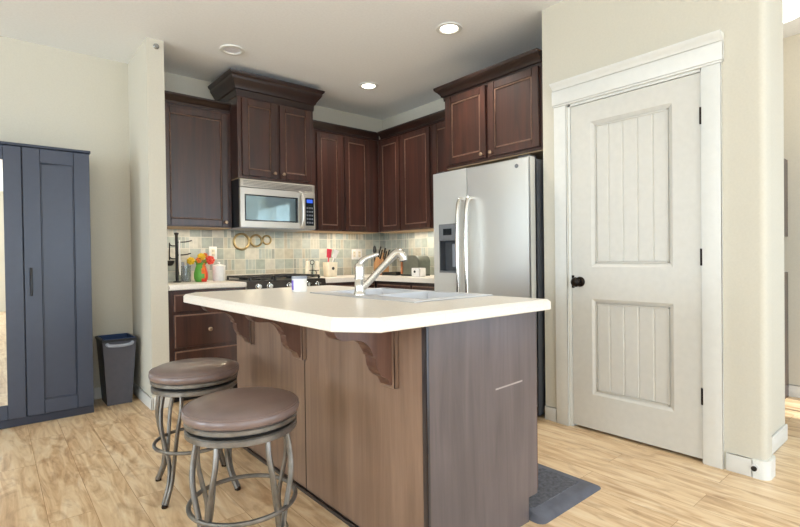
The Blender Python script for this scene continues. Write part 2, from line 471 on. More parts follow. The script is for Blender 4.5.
# right end of the wall with bullnose corners
o_ = [(XD, OY0)]
for i in range(7):
    a = PI + PI/2*i/6; o_.append((XD+.03+.03*math.cos(a), .645+.03+.03*math.sin(a)))
for i in range(7):
    a = -PI/2 + PI/2*i/6; o_.append((XD+.09+.03*math.cos(a), .645+.03+.03*math.sin(a)))
o_.append((XD+.12, OY0))
b.prism(M_wall, o_, 0, ZC, 'Z')
struct(b.build('wall_pantry'))
struct(MB().box(M_wall, XD+.12, XF, 1.742, 1.862, 0, ZC).build('wall_alcove'))
struct(MB().box(M_wall, XD+.12, 3.55, .72, .84, 0, ZC).build('wall_return'))
struct(MB().box(M_wall, RX, RX+.1, -1.0, 3.1, 0, ZC).build('wall_hall'))
struct(MB().box(M_wall, XF+.12, RX, 3.0, 3.1, 0, ZC).build('wall_hall_end'))
# walls behind the camera with window openings
def wall_openings(name, axis, pos, a0, a1, holes, thick=.1):
    b = MB(); holes = sorted(holes)
    def bx(u0, u1, z0, z1):
        if u1-u0 < 1e-4 or z1-z0 < 1e-4: return
        if axis == 'Y': b.box(M_wall, u0, u1, pos-thick, pos, z0, z1)
        else: b.box(M_wall, pos-thick, pos, u0, u1, z0, z1)
    u = a0
    for (h0, h1, z0, z1) in holes:
        bx(u, h0, 0, ZC); bx(h0, h1, 0, z0); bx(h0, h1, z1, ZC); u = h1
    bx(u, a1, 0, ZC)
    return struct(b.build(name))
wall_openings('wall_rear', 'Y', RY, LX, 3.5, [(-3.85, -.55, .5, 2.2), (.55, 3.25, .06, 2.2)])
wall_openings('wall_left', 'X', LX, RY, YB, [(-2.75, .35, .45, 2.25), (1.65, 3.95, .45, 2.25)])
struct(MB().box(M_wall, 3.5, 3.6, RY, -4.85, 0, ZC).box(M_wall, 3.5, 3.6, -1.15, -.9, 0, ZC).box(M_wall, 3.5, 3.6, -4.85, -1.15, 2.3, ZC).box(M_wall, 3.5, 3.6, -4.85, -1.15, 0, .30).build('wall_entry_side'))
b = MB(); b.box(M_wall, 3.6, 3.63, -1.0, -.9, 0, ZC); b.box(M_wall, 4.0, 4.02, -1.0, -.9, 0, ZC); b.box(M_wall, 3.63, 4.0, -1.0, -.9, 0, .28); b.box(M_wall, 3.63, 4.0, -1.0, -.9, 2.22, ZC); b.box(M_wall, 4.32, RX, -1.0, -.9, 0, ZC); b.box(M_wall, 4.02, 4.32, -1.0, -.9, 1.85, ZC); b.box(M_wall, 4.02, 4.32, -1.0, -.9, 0, .5)
struct(b.build('wall_entry'))
def window(n, axis, pos, u0, u1, z0, z1, mid=True):
    b = MB()
    def bx(a0, a1, c0, c1, d=.05):
        if axis == 'Y': b.box(M_trim, a0, a1, pos-.06, pos-.06+d, c0, c1, .004)
        else: b.box(M_trim, pos-.06, pos-.06+d, a0, a1, c0, c1, .004)
    f = .05
    bx(u0, u0+f, z0, z1); bx(u1-f, u1, z0, z1); bx(u0+f, u1-f, z0, z0+f); bx(u0+f, u1-f, z1-f, z1)
    if mid: bx((u0+u1)/2-.03, (u0+u1)/2+.03, z0+f, z1-f)
    o = struct(b.build('window_%d' % n))
    g = MB()
    if axis == 'Y': g.box(M_pane, u0+f, u1-f, pos-.055, pos-.051, z0+f, z1-f)
    else: g.box(M_pane, pos-.055, pos-.051, u0+f, u1-f, z0+f, z1-f)
    g.build('pane', o)
window(1, 'Y', RY, -3.85, -.55, .5, 2.2); window(2, 'Y', RY, .55, 3.25, .06, 2.2)
window(3, 'X', LX, -2.75, .35, .45, 2.25); window(4, 'X', LX, 1.65, 3.95, .45, 2.25)

# baseboards
def base(name, x0, x1, y0, y1, h=.092):
    return struct(MB().box(M_trim, x0, x1, y0, y1, 0, h, .004).build(name))
base('baseboard_back', LX, .889-.013, YB-.013, YB)
base('baseboard_wing', .876, .889, 3.888, YB-.013)
base('baseboard_wing_end', .889, 1.008, 3.888, 3.901)
base('baseboard_pantry_left', XD-.013, XD, 1.772, 1.862)
base('baseboard_pantry_right', XD-.013, XD, .7005, .812)
b = MB(); pts = []
for r in (.043,):
    for i in range(7):
        a = PI + PI/2*i/6; pts.append((XD+.03+r*math.cos(a), .675+r*math.sin(a)))
    for i in range(7):
        a = -PI/2 + PI/2*i/6; pts.append((XD+.09+r*math.cos(a), .675+r*math.sin(a)))
pts += [(XD+.121, .675), (XD+.121, .645), (XD, .645), (XD, .675)]
o2 = pts[:14]
b.prism(M_trim, o2 + [(XD+.133, .70), (XD-.013, .70)], 0, .092, 'Z')
struct(b.build('baseboard_corner'))
base('baseboard_return', XD+.135, 3.55, .707, .72)
base('baseboard_hall', RX-.013, RX, -.9, 3.0)

# backsplash tile on both kitchen walls
struct(MB().box(M_tile, 1.008, XF, YB-.012, YB, .90, 1.40).build('wall_backsplash_back'))
struct(MB().box(M_tile, XF-.012, XF, 2.80, YB-.012, .90, 1.40).build('wall_backsplash_fridge'))

# pantry door with casing
T = struct(MB().box(M_trim, XD-.018, XD, .822, .912, 0, OZ, .003).build('trim_1'))
T2 = struct(MB().box(M_trim, XD-.018, XD, 1.683, 1.770, 0, OZ, .003).build('trim_2'))
b = MB()
b.box(M_trim, XD-.020, XD, .816, 1.776, OZ, OZ+.012, .002)
b.box(M_trim, XD-.024, XD, .812, 1.780, OZ+.012, OZ+.104, .002)
b.sweep(M_trim, [(0, OZ+.104), (.030, OZ+.104), (.034, OZ+.114), (.044, OZ+.124), (.058, OZ+.136), (.062, OZ+.146), (0, OZ+.146)],
        [(XD, 1.772), (XD, 1.780)][:1]+[(XD-.0, .812)], [(-1, 0)])
struct(b.build('trim_3'))
b = MB()   # jamb
b.box(M_trim, XD, XD+.12, OY0, OY0+.016, 0, OZ); b.box(M_trim, XD, XD+.12, OY1-.016, OY1, 0, OZ); b.box(M_trim, XD, XD+.12, OY0, OY1, OZ-.014, OZ)
b.box(M_trim, XD+.045, XD+.058, OY0+.016, OY0+.028, 0, OZ-.014); b.box(M_trim, XD+.045, XD+.058, OY1-.028, OY1-.016, 0, OZ-.014)
struct(b.build('trim_4'))
dy0, dy1, dz0, dz1 = .923, 1.661, .018, 2.040
FX = XD+.004                     # front face of the slab
b = MB()
p1 = (1.06, 1.53, 1.025, 1.920); p2 = (1.06, 1.53, .232, .826)
def slab(y0, y1, z0, z1): b.box(M_doorp, FX, FX+.036, y0, y1, z0, z1)
slab(dy0, p1[0], dz0, dz1); slab(p1[1], dy1, dz0, dz1)
slab(p1[0], p1[1], dz0, p2[2]); slab(p1[0], p1[1], p2[3], p1[2]); slab(p1[0], p1[1], p1[3], dz1)
D = struct(b.build('door_1'), 'white two-panel pantry door with vertical grooved panels')
for (y0, y1, z0, z1) in (p1, p2):
    b = MB()
    # sloped sticking around the recess
    def slope(pts): b.hexa(M_doorp, pts)
    e, d = .022, .014
    ring_o = [(FX, y0, z0), (FX, y1, z0), (FX, y1, z1), (FX, y0, z1)]
    ring_i = [(FX+d, y0+e, z0+e), (FX+d, y1-e, z0+e), (FX+d, y1-e, z1-e), (FX+d, y0+e, z1-e)]
    tb = bmesh.new()
    A = [tb.verts.new(p) for p in ring_o]; B = [tb.verts.new(p) for p in ring_i]
    for i in range(4): tb.faces.new((A[i], A[(i+1) % 4], B[(i+1) % 4], B[i]))
    b._add(tb, M_doorp)
    # grooved boards
    yy0, yy1, zz0, zz1 = y0+e, y1-e, z0+e, z1-e
    n = 5; wd = (yy1-yy0)/n; prof = [(yy0, FX+.03)]
    for i in range(n):
        a, c = yy0+i*wd, yy0+(i+1)*wd
        prof += [(a, FX+d if i == 0 else FX+d+.006), (a+.006, FX+d), (c-.006, FX+d), (c, FX+d if i == n-1 else FX+d+.006)]
    prof.append((yy1, FX+.03))
    b.prism(M_doorp, [(x, y) for y, x in prof], zz0, zz1, 'Z')
    # raised bead around the boards
    for q in ((yy0, yy1, zz0, zz0+.012), (yy0, yy1, zz1-.012, zz1), (yy0, yy0+.012, zz0, zz1), (yy1-.012, yy1, zz0, zz1)):
        b.box(M_doorp, FX+d-.007, FX+d+.002, *q, .003)
    b.build('panel', D)
b = MB()
b.lathe(M_bronze, [(0, 0), (.032, 0), (.032, .006), (.014, .012), (.012, .034), (.026, .044), (.031, .056), (.026, .068), (.012, .073), (0, .074)], (FX, 1.606, .93), 24, 'X')
b.box(M_bronze, FX-.002, FX, 1.645, 1.663, .89, .97)
b.build('door_knob', D)
for z in (1.815, 1.079, .349):
    MB().box(M_bronze, FX-.010, FX+.004, .910, .926, z-.045, z+.045, .003).build('hinge', D)

# ================================================================== CABINET HELPERS
class Fr:
    """frame: origin, u along the front, n out of the front"""
    def __init__(s, kind, front):
        s.k, s.f = kind, front
    def args(s, u0, u1, n0, n1, z0, z1):     # n measured outwards from the front plane
        if s.k == 'back': return (u0, u1, s.f-n1, s.f-n0, z0, z1)     # faces -Y
        return (s.f-n1, s.f-n0, u0, u1, z0, z1)                        # faces -X
    def P(s, u, n, z):
        return (u, s.f-n, z) if s.k == 'back' else (s.f-n, u, z)

def cab_door(fr, u0, u1, z0, z1, parent, name='door', knob=None, stile=.055, mat=None, edge=True):
    mt = mat or M_cab; b = MB(); th = .02
    b.box(mt, *fr.args(u0, u0+stile, 0, th, z0, z1), .003, 1); b.box(mt, *fr.args(u1-stile, u1, 0, th, z0, z1), .003, 1)
    b.box(mt, *fr.args(u0+stile, u1-stile, 0, th, z0, z0+stile), .003, 1); b.box(mt, *fr.args(u0+stile, u1-stile, 0, th, z1-stile, z1), .003, 1)
    b.box(mt, *fr.args(u0+stile, u1-stile, 0, .010, z0+stile, z1-stile))
    d = b.build(name, parent)
    g = .011; i0, i1, j0, j1 = u0+stile, u1-stile, z0+stile, z1-stile
    b = MB()
    # bead: a moulded, rubbed inner edge
    for q in ((i0, i0+g, j0, j1), (i1-g, i1, j0, j1), (i0+g, i1-g, j0, j0+g), (i0+g, i1-g, j1-g, j1)):
        b.box(M_edge if edge else mt, *fr.args(q[0], q[1], .010, .0175, q[2], q[3]), .003, 1)
    b.build('bead', d)
    if knob:
        b = MB(); c = fr.P(knob[0], th, knob[1])
        b.lathe(M_nick, [(0, 0), (.007, 0), (.006, .012), (.013, .018), (.015, .024), (.010, .030), (0, .031)], c, 16, 'Y' if fr.k == 'back' else 'X')
        b.build('knob', d)
    return d

def carcass(fr, u0, u1, depth, z0, z1, parent, mat=None, under=True):
    b = MB(); mt = mat or M_cab
    b.box(mt, *fr.args(u0, u1, -depth, 0, z0+.006, z1), 0)
    b.build('body', parent)
    if under:
        MB().box(M_under, *fr.args(u0+.002, u1-.002, -depth, -.02, z0, z0+.006)).build('underside', parent)

CROWN_S = lambda z: [(0, z), (.012, z), (.012, z+.022), (.020, z+.026), (.030, z+.044), (.046, z+.058), (.052, z+.062), (.052, z+.078), (0, z+.078)]
CROWN_L = lambda z, k=1.0: [(0, z), (.006, z), (.010, z+.050*k), (.022, z+.056*k), (.026, z+.072*k), (.042, z+.096*k), (.060, z+.120*k), (.066, z+.130*k), (.066, z+.146*k), (.082, z+.160*k), (.086, z+.176*k), (0, z+.176*k)]

# ================================================================== UPPER CABINETS
YU = YB-.33; XU = XF-.33; ZU = 1.374; ZT = 2.385
B_ = Fr('back', YU); F_ = Fr('fridge', XU)
# left of the hood
t = thing('wall_cabinet', 'single-door dark wall cabinet beside the wing wall, left of the microwave', 'cabinet', (1.31, YU, ZU))
carcass(B_, 1.010, 1.614, .318, ZU, ZT, t)
cab_door(B_, 1.055, 1.582, ZU+.012, 2.352, t, knob=(1.552, ZU+.05))
MB().sweep(M_cabx, CROWN_S(ZT-.012), [(1.010, YU), (1.606, YU)], [(0, -1)]).build('crown_moulding', t)
# over the microwave: taller, deeper, with big crown
YH = 4.044; HB = Fr('back', YH); hx0, hx1 = 1.617, 2.350
t = thing('wall_cabinet', 'tall dark two-door cabinet above the microwave with a big stepped crown', 'cabinet', (1.98, YH, 1.80))
carcass(HB, hx0, hx1, YB-YH-.014, 1.795, 2.52, t)
cab_door(HB, 1.650, 1.968, 1.822, 2.482, t, knob=(1.940, 1.862))
cab_door(HB, 1.998, 2.318, 1.822, 2.482, t, knob=(2.026, 1.862))
MB().sweep(M_cabx, CROWN_L(2.497, 1.05), [(hx0, YB-.02), (hx0, YH), (hx1, YH), (hx1, YB-.02)], [(-1, 0), (0, -1), (1, 0)]).build('crown_moulding', t)
# right of the hood, back wall
t = thing('wall_cabinet', 'reddish dark two-door wall cabinet between the microwave and the corner', 'cabinet', (2.80, YU, ZU))
carcass(B_, hx1+.003, XU, .318, ZU, ZT, t)
cab_door(B_, 2.470-.006, 2.752, ZU+.012, 2.352, t, stile=.05)
cab_door(B_, 2.792, 3.102, ZU+.012, 2.352, t, stile=.05)
MB().sweep(M_cabx, CROWN_S(ZT-.012), [(hx1+.003, YU), (XU, YU), (XU, YU-.02)], [(0, -1), (-1, 0)]).build('crown_moulding', t)
# fridge wall, two doors next to the corner
t = thing('wall_cabinet', 'dark two-door wall cabinet on the fridge wall, next to the corner', 'cabinet', (XU, 3.77, ZU))
carcass(F_, 3.352, YU-.003, .318, ZU, ZT, t)
cab_door(F_, 3.822, 4.150, ZU+.012, 2.352, t, stile=.05)
cab_door(F_, 3.368, 3.786, ZU+.012, 2.352, t, stile=.05)
MB().sweep(M_caby, CROWN_S(ZT-.012), [(XU, YU-.06), (XU, 3.352)], [(-1, 0)]).build('crown_moulding', t)
t = thing('wall_cabinet', 'narrow dark wall cabinet squeezed beside the cabinet over the refrigerator', 'cabinet', (XU, 3.1, ZU))
carcass(F_, 2.885, 3.349, .318, ZU, ZT, t)
cab_door(F_, 2.905, 3.318, ZU+.012, 2.352, t, stile=.05)
MB().sweep(M_caby, CROWN_S(ZT-.012), [(XU, 3.349), (XU, 2.885)], [(-1, 0)]).build('crown_moulding', t)
# over the refrigerator
XO = 2.862; O_ = Fr('fridge', XO)
t = thing('wall_cabinet', 'deep dark two-door cabinet above the refrigerator with stepped crown', 'cabinet', (XO, 2.34, 1.82))
carcass(O_, 1.880, 2.800, XF-XO-.004, 1.815, 2.42, t)
cab_door(O_, 1.900, 2.335, 1.840, 2.385, t, knob=(2.305, 1.868))
cab_door(O_, 2.362, 2.768, 1.840, 2.385, t, knob=(2.392, 1.868))
CO = lambda z: [(0, z), (.006, z), (.010, z+.030), (.022, z+.034), (.026, z+.048), (.044, z+.070), (.060, z+.084), (.066, z+.096), (.066, z+.110), (0, z+.110)]
MB().sweep(M_caby, CO(2.372), [(XO, 1.878), (XO, 2.800), (XF-.02, 2.800)], [(-1, 0), (0, 1)]).build('crown_moulding', t)

# ================================================================== MICROWAVE
mx0, mx1, mz0, mz1 = 1.622, 2.346, 1.374, 1.792
t = thing('microwave', 'stainless over-range microwave with a curved handle and blue-lit keypad', 'microwave', (1.98, YH, mz0))
MB().box(M_black, mx0, mx1, YH+.004, YB-.014, mz0+.004, mz1).build('body', t)
b = MB(); b.box(M_ss, mx0, mx1, YH-.022, YH+.004, 1.722, mz1, .004)
for i in range(4): b.box(M_gap, mx0+.03, mx1-.03, YH-.0225, YH-.021, 1.738+i*.012, 1.741+i*.012)
b.build('vent_grille', t)
b = MB(); wx0, wx1, wz0, wz1 = 1.660, 2.168, 1.432, 1.662
for q in ((mx0, wx0, 1.380, 1.718), (wx1, 2.225, 1.380, 1.718), (wx0, wx1, 1.380, wz0), (wx0, wx1, wz1, 1.718)):
    b.box(M_ss, q[0], q[1], YH-.026, YH+.003, q[2], q[3])
d = b.build('door', t)
b = MB(); b.box(M_mwgl, wx0, wx1, YH-.022, YH-.002, wz0, wz1)
b.build('window', d)
b = MB(); fr_ = .012
for q in ((wx0, wx0+fr_, wz0, wz1), (wx1-fr_*2.2, wx1, wz0, wz1), (wx0+fr_, wx1-fr_*2.2, wz0, wz0+fr_), (wx0+fr_, wx1-fr_*2.2, wz1-fr_, wz1)):
    b.box(M_dkgl, q[0], q[1], YH-.024, YH-.0215, q[2], q[3])
b.build('window_frame', d)
b = MB(); b.tube(M_ss, [(2.198, YH-.026, 1.700), (2.198, YH-.050, 1.690), (2.198, YH-.070, 1.62), (2.198, YH-.074, 1.54), (2.198, YH-.070, 1.46), (2.198, YH-.050, 1.402), (2.198, YH-.026, 1.394)], .014, 12, 6)
b.build('handle', d)
b = MB(); b.box(M_ss, 2.228, mx1, YH-.024, YH+.003, 1.380, 1.718, .002)
c = b.build('control_panel', t)
MB().box(M_dkgl, 2.244, 2.332, YH-.026, YH-.0235, 1.41, 1.668).build('keypad', c)
MB().box(M_blue, 2.256, 2.318, YH-.0272, YH-.0258, 1.622, 1.654).build('display', c)
b = MB()
for i in range(5):
    for j in range(3): b.box(M_disp, 2.254+j*.025, 2.272+j*.025, YH-.0270, YH-.0258, 1.43+i*.034, 1.446+i*.034)
b.build('button', c)['kind'] = 'stuff'
b = MB(); b.box(M_greym, mx0, mx1, YH-.02, YB-.06, mz0-.002, mz0+.004)
b.build('underside', t)

# ================================================================== BACK COUNTERS AND BASE CABINETS
ZK, TK = .914, .042
CX0, CY = 1.009, 3.886
BY = 3.92; K_ = Fr('back', BY)
t = thing('base_cabinet', 'dark three-drawer base cabinet at the wing wall, left of the range', 'cabinet', (1.31, BY, 0))
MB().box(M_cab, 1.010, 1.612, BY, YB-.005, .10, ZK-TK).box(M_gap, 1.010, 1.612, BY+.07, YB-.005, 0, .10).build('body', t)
def drawer(fr, u0, u1, z0, z1, parent, knob=True):
    b = MB(); b.box(M_cab, *fr.args(u0, u1, 0, .02, z0, z1), .003, 1); d = b.build('drawer', parent)
    b = MB()
    for q in ((u0, u1, z1-.010, z1), (u0, u0+.010, z0, z1-.010), (u1-.008, u1, z0, z1-.010)):
        b.box(M_edge, *fr.args(q[0]+.001, q[1]-.001, .0195, .0215, q[2], q[3]))
    b.build('worn_edge', d)
    if knob:
        b = MB(); b.lathe(M_nick, [(0, 0), (.008, 0), (.007, .012), (.015, .019), (.017, .026), (.011, .032), (0, .033)], fr.P((u0+u1)/2, .02, (z0+z1)/2), 18, 'Y' if fr.k == 'back' else 'X')
        b.build('knob', d)
drawer(K_, 1.048, 1.570, .708, .838, t, False); drawer(K_, 1.048, 1.570, .432, .682, t); drawer(K_, 1.048, 1.570, .130, .406, t)
def slab_top(b, x0, x1, y0, y1): b.box(M_lam, x0, x1, y0, y1, ZK-TK, ZK, .006)
tag(slab_top_o := MB().box(M_lam, CX0, 1.612, CY, YB-.013, ZK-TK, ZK, .006).build('countertop', origin=(1.31, 4.2, ZK-TK)),
    'short cream countertop between the wing wall and the range', 'countertop')
# right of the range and along the refrigerator wall
t = thing('base_cabinet', 'dark base cabinet to the right of the range, largely behind the island', 'cabinet', (2.8, BY, 0))
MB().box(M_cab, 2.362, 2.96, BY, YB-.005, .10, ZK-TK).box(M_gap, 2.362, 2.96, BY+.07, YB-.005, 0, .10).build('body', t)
cab_door(K_, 2.39, 2.66, .13, .69, t); cab_door(K_, 2.67, 2.94, .13, .69, t); drawer(K_, 2.39, 2.94, .71, .84, t)
XK = 2.965; G_ = Fr('fridge', XK)
t = thing('base_cabinet', 'dark base cabinet on the fridge wall below the knife block', 'cabinet', (XK, 3.35, 0))
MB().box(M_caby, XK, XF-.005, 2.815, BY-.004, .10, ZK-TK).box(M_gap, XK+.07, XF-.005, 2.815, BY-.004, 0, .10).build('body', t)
cab_door(G_, 2.83, 3.33, .13, .69, t); cab_door(G_, 3.35, 3.85, .13, .69, t); drawer(G_, 2.83, 3.33, .71, .84, t); drawer(G_, 3.35, 3.85, .71, .84, t)
b = MB()
b.prism(M_lam, [(2.362, CY), (2.932, CY), (2.932, 2.812), (XF-.013, 2.812), (XF-.013, YB-.013), (2.362, YB-.013)], ZK-TK, ZK, 'Z', .004)
tag(b.build('countertop', origin=(2.9, 4.2, ZK-TK)), 'L-shaped cream countertop in the corner beside the refrigerator', 'countertop')

# ================================================================== RANGE
rx0, rx1 = 1.615, 2.359; ry = 3.862
t = thing('gas_range', 'stainless gas range with black grates below the microwave', 'range', (1.987, ry, 0))
MB().box(M_ss, rx0, rx1, ry+.02, YB-.014, .09, .905, .003).box(M_black, rx0+.02, rx1-.02, ry+.07, YB-.03, 0, .09).build('body', t)
b = MB(); b.prism(M_rngp, [(ry-.012, .80), (ry+.03, .80), (ry+.03, .915), (ry+.016, .918)], rx0, rx1, 'X'); b.build('control_panel', t)
for x in (1.70, 1.80, 1.985, 2.17, 2.27):
    b = MB(); b.lathe(M_chrome, [(0, 0), (.024, 0), (.024, .006), (.020, .010), (.019, .034), (0, .036)], (x, ry+.002, .872), 20, 'Y'); b.build('knob', t)
MB().box(M_ss, rx0+.01, rx1-.01, ry-.012, ry+.02, .20, .79, .004).build('oven_door', t)
MB().tube(M_chrome, [(rx0+.06, ry-.012, .74), (rx0+.06, ry-.055, .74), (rx1-.06, ry-.055, .74), (rx1-.06, ry-.012, .74)], .012, 12, 1).build('oven_handle', t)
MB().box(M_black, rx0+.005, rx1-.005, ry+.03, YB-.03, .905, .918, .003).build('cooktop', t)
for (gx0, gx1) in ((rx0+.03, rx0+.25), (rx0+.265, rx1-.265), (rx1-.25, rx1-.03)):
    b = MB(); g0, g1 = ry+.06, YB-.10
    for x in (gx0+.008, (gx0+gx1)/2, gx1-.008): b.box(M_iron, x-.007, x+.007, g0, g1, .940, .954, .002, 1)
    for y in (g0+.008, g0+(g1-g0)*.35, g0+(g1-g0)*.68, g1-.008): b.box(M_iron, gx0, gx1, y-.007, y+.007, .940, .954, .002, 1)
    for x in (gx0+.008, gx1-.008):
        for y in (g0+.008, g1-.008): b.box(M_iron, x-.007, x+.007, y-.007, y+.007, .918, .942)
    b.build('grate', t)
for x in (rx0+.14, rx1-.14):
    for y in (ry+.17, YB-.22):
        MB().cyl(M_iron, (x, y, 0), .04, .918, .934, 20, .004).build('burner', t)
MB().box(M_ss, rx0+.01, rx1-.01, YB-.06, YB-.016, .905, .962, .004).build('backguard', t)

# ================================================================== REFRIGERATOR
fx0, fy0, fy1, fz = 2.715, 1.888, 2.797, 1.76
t = thing('refrigerator', 'stainless side-by-side refrigerator with ice dispenser in the left door', 'refrigerator', (3.1, 2.34, 0))
MB().box(M_grey, fx0+.075, 3.54, fy0, fy1, .02, fz-.012, .006).build('case', t)
ym = 2.440
dq = (2.546, 2.735, .975, 1.355)
b = MB()   # left door around the dispenser recess
x0, x1 = fx0, fx0+.068
b.box(M_ssf, x0, x1, ym+.003, dq[0], .08, fz); b.box(M_ssf, x0, x1, dq[1], fy1, .08, fz)
b.box(M_ssf, x0, x1, dq[0], dq[1], .08, dq[2]); b.box(M_ssf, x0, x1, dq[0], dq[1], dq[3], fz)
dl = b.build('freezer_door', t)
MB().box(M_ssf, x0, x1, fy0, ym-.003, .08, fz, .008, 3).build('fridge_door', t)
b = MB()
b.box(M_disp, x0-.006, x0+.02, dq[0], dq[1], 1.225, dq[3], .003)
c = b.build('dispenser_panel', dl)
MB().box(M_dkgl, x0-.0075, x0-.0055, 2.60, 2.68, 1.27, 1.325).build('dispenser_screen', c) if False else None
b = MB(); b.box(M_dkgl, x0-.008, x0-.005, 2.595, 2.685, 1.268, 1.318); b.build('screen', dl)
b = MB()
b.box(M_grey, x0+.055, x0+.066, dq[0], dq[1], dq[2], 1.225); b.box(M_grey, x0, x0+.055, dq[0], dq[0]+.01, dq[2], 1.225); b.box(M_grey, x0, x0+.055, dq[1]-.01, dq[1], dq[2], 1.225)
b.box(M_disp, x0-.004, x0+.055, dq[0], dq[1], dq[2], dq[2]+.018, .003)
b.build('dispenser_recess', dl)
MB().box(M_blue if False else M_greym, x0+.030, x0+.042, 2.585, 2.625, 1.02, 1.20, .003).build('dispenser_paddle', dl)
for (y, p) in ((2.483, dl), (2.397, t)):
    s = 1 if p is dl else -1
    b = MB(); b.tube(M_chrome, [(x0, y, 1.53), (x0-.04, y, 1.52), (x0-.058, y, 1.42), (x0-.064, y, 1.2), (x0-.062, y, 1.0), (x0-.055, y, .62), (x0-.04, y, .52), (x0, y, .51)], .014, 12, 6)
    b.build('handle', p)
MB().cyl(M_disp, (x0, 1.99, 1.705), .014, 0, .003, 20, 0, 'X').build('emblem', t)
MB().box(M_grey, fx0+.02, fx0+.08, fy0+.03, fy1-.03, .01, .075).build('kick_plate', t)
MB().box(M_grey, fx0+.012, fx0+.11, fy0+.02, fy0+.10, fz-.012, fz+.012, .004).build('hinge_cover', t)
MB().box(M_grey, fx0+.012, fx0+.11, fy1-.10, fy1-.02, fz-.012, fz+.012, .004).build('hinge_cover', t)

# ================================================================== ISLAND
bx0, bx1, by0, by1 = 1.108, 1.751, 1.185, 2.835
ZI, TI = .916, .044
t = thing('kitchen_island', 'brown-stained wooden island base with three corbels under the cream top', 'island', (1.43, 2.0, 0))
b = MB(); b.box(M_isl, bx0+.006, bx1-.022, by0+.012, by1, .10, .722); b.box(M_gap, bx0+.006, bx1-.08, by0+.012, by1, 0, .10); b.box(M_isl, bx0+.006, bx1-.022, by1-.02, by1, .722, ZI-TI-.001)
b.build('body', t)
for (y0, y1) in ((by0+.001, 2.013), (2.019, by1)):
    MB().box(M_isl, bx0, bx0+.006, y0, y1, .0, ZI-TI-.001, .001, 1).build('side_panel', t)
b = MB(); b.box(M_gap, bx0+.001, bx0+.007, 2.012, 2.020, 0, ZI-TI-.002); b.build('panel_seam', t)
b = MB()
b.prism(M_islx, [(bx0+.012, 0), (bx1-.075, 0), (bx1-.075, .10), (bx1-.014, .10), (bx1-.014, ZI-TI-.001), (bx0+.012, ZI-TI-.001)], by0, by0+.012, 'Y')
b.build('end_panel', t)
b = MB(); b.box(M_shoe, bx0-.004, bx0+.011, by0-.004, by0+.02, 0, ZI-TI-.001, .003); b.build('corner_strip', t)
b = MB(); b.box(M_shoe, bx0-.012, bx0, by0+.02, by1, 0, .022, .005); b.build('base_shoe', t)
# sink-side doors face the refrigerator
for k, (y0, y1) in enumerate(((1.192, 1.49), (1.50, 1.87), (1.88, 2.25), (2.26, 2.82))):
    b = MB(); b.box(M_cab, bx1-.016, bx1+.004, y0, y1, .11, .86, .003, 1); b.build('door', t)
def corbel_prof():
    x = bx0; top = ZI-TI-.001
    pts = [(x, top), (x-.262, top), (x-.262, top-.020)]
    # S curve down to the foot
    def bez(p0, p1, p2, p3, n=8):
        out = []
        for i in range(1, n+1):
            s = i/n; a = (1-s)
            out.append((a**3*p0[0]+3*a*a*s*p1[0]+3*a*s*s*p2[0]+s**3*p3[0], a**3*p0[1]+3*a*a*s*p1[1]+3*a*s*s*p2[1]+s**3*p3[1]))
        return out
    p = (x-.262, top-.020)
    pts += bez(p, (x-.250, top-.055), (x-.215, top-.050), (x-.185, top-.052))
    pts += bez((x-.185, top-.052), (x-.130, top-.056), (x-.108, top-.085), (x-.104, top-.118))
    pts += [(x-.094, top-.118), (x-.094, top-.128)]
    pts += bez((x-.094, top-.128), (x-.092, top-.175), (x-.070, top-.195), (x-.040, top-.205))
    pts += [(x-.030, top-.232), (x, top-.232)]
    return pts
for y in (2.62, 2.040, 1.372):
    b = MB(); b.prism(M_isld, corbel_prof(), y-.030, y+.030, 'Y', .0015); c = b.build('corbel', t)
    # back plate of the corbel against the panel
    MB().box(M_isl, bx0-.022, bx0, y-.044, y+.044, ZI-TI-.245, ZI-TI-.012, .003, 1).build('corbel_plate', c)

# worktop with clipped corners and a hole for the sink
cx0, cx1, cy0, cy1 = .780, 1.767, 1.132, 2.846
CL = .10
outl = [(cx0, cy0+.120), (cx0+.096, cy0), (cx1, cy0), (cx1, cy1), (cx0+.096, cy1), (cx0, cy1-.120)]
ctr = Vector((1.27, 2.0))
def inset(o, d):
    n = len(o); res = []
    for i in range(n):
        p0, p1, p2 = Vector(o[i-1]), Vector(o[i]), Vector(o[(i+1) % n])
        def nm(a, c):
            e = (c-a).normalized(); q = Vector((-e.y, e.x))
            if (ctr-a).dot(q) < 0: q = -q
            return q
        n1, n2 = nm(p0, p1), nm(p1, p2)
        v = (n1+n2)/(1+n1.dot(n2)); res.append(tuple(p1+v*d))
    return res
sk = (1.285, 1.735, 1.440, 2.225)      # sink cut-out
tb = bmesh.new()
def loop(pts, z): return [tb.verts.new((x, y, z)) for x, y in pts]
hole = [(sk[0], sk[2]), (sk[1], sk[2]), (sk[1], sk[3]), (sk[0], sk[3])]
L0 = loop(inset(outl, .003), ZI-TI); L1 = loop(outl, ZI-TI+.003); L2 = loop(outl, ZI-.011); L3 = loop(inset(outl, .010), ZI)
H0 = loop(hole, ZI-TI); H1 = loop(hole, ZI)
def skin(A, B):
    n = len(A)
    for i in range(n): tb.faces.new((A[i], A[(i+1) % n], B[(i+1) % n], B[i]))
skin(L0, L1); skin(L1, L2); skin(L2, L3); skin(H0, H1)
def fill(A, Bh):
    es = []
    for Q in (A, Bh):
        for i in range(len(Q)):
            e = tb.edges.get((Q[i], Q[(i+1) % len(Q)])); es.append(e)
    bmesh.ops.triangle_fill(tb, edges=es, use_beauty=True)
fill(L3, H1); fill(L0, H0)
b = MB(); b._add(tb, M_lam)
tag(b.build('island_countertop', origin=(1.27, 2.0, ZI-TI), smooth=False), 'large cream laminate island top with clipped corners and inset sink', 'countertop')

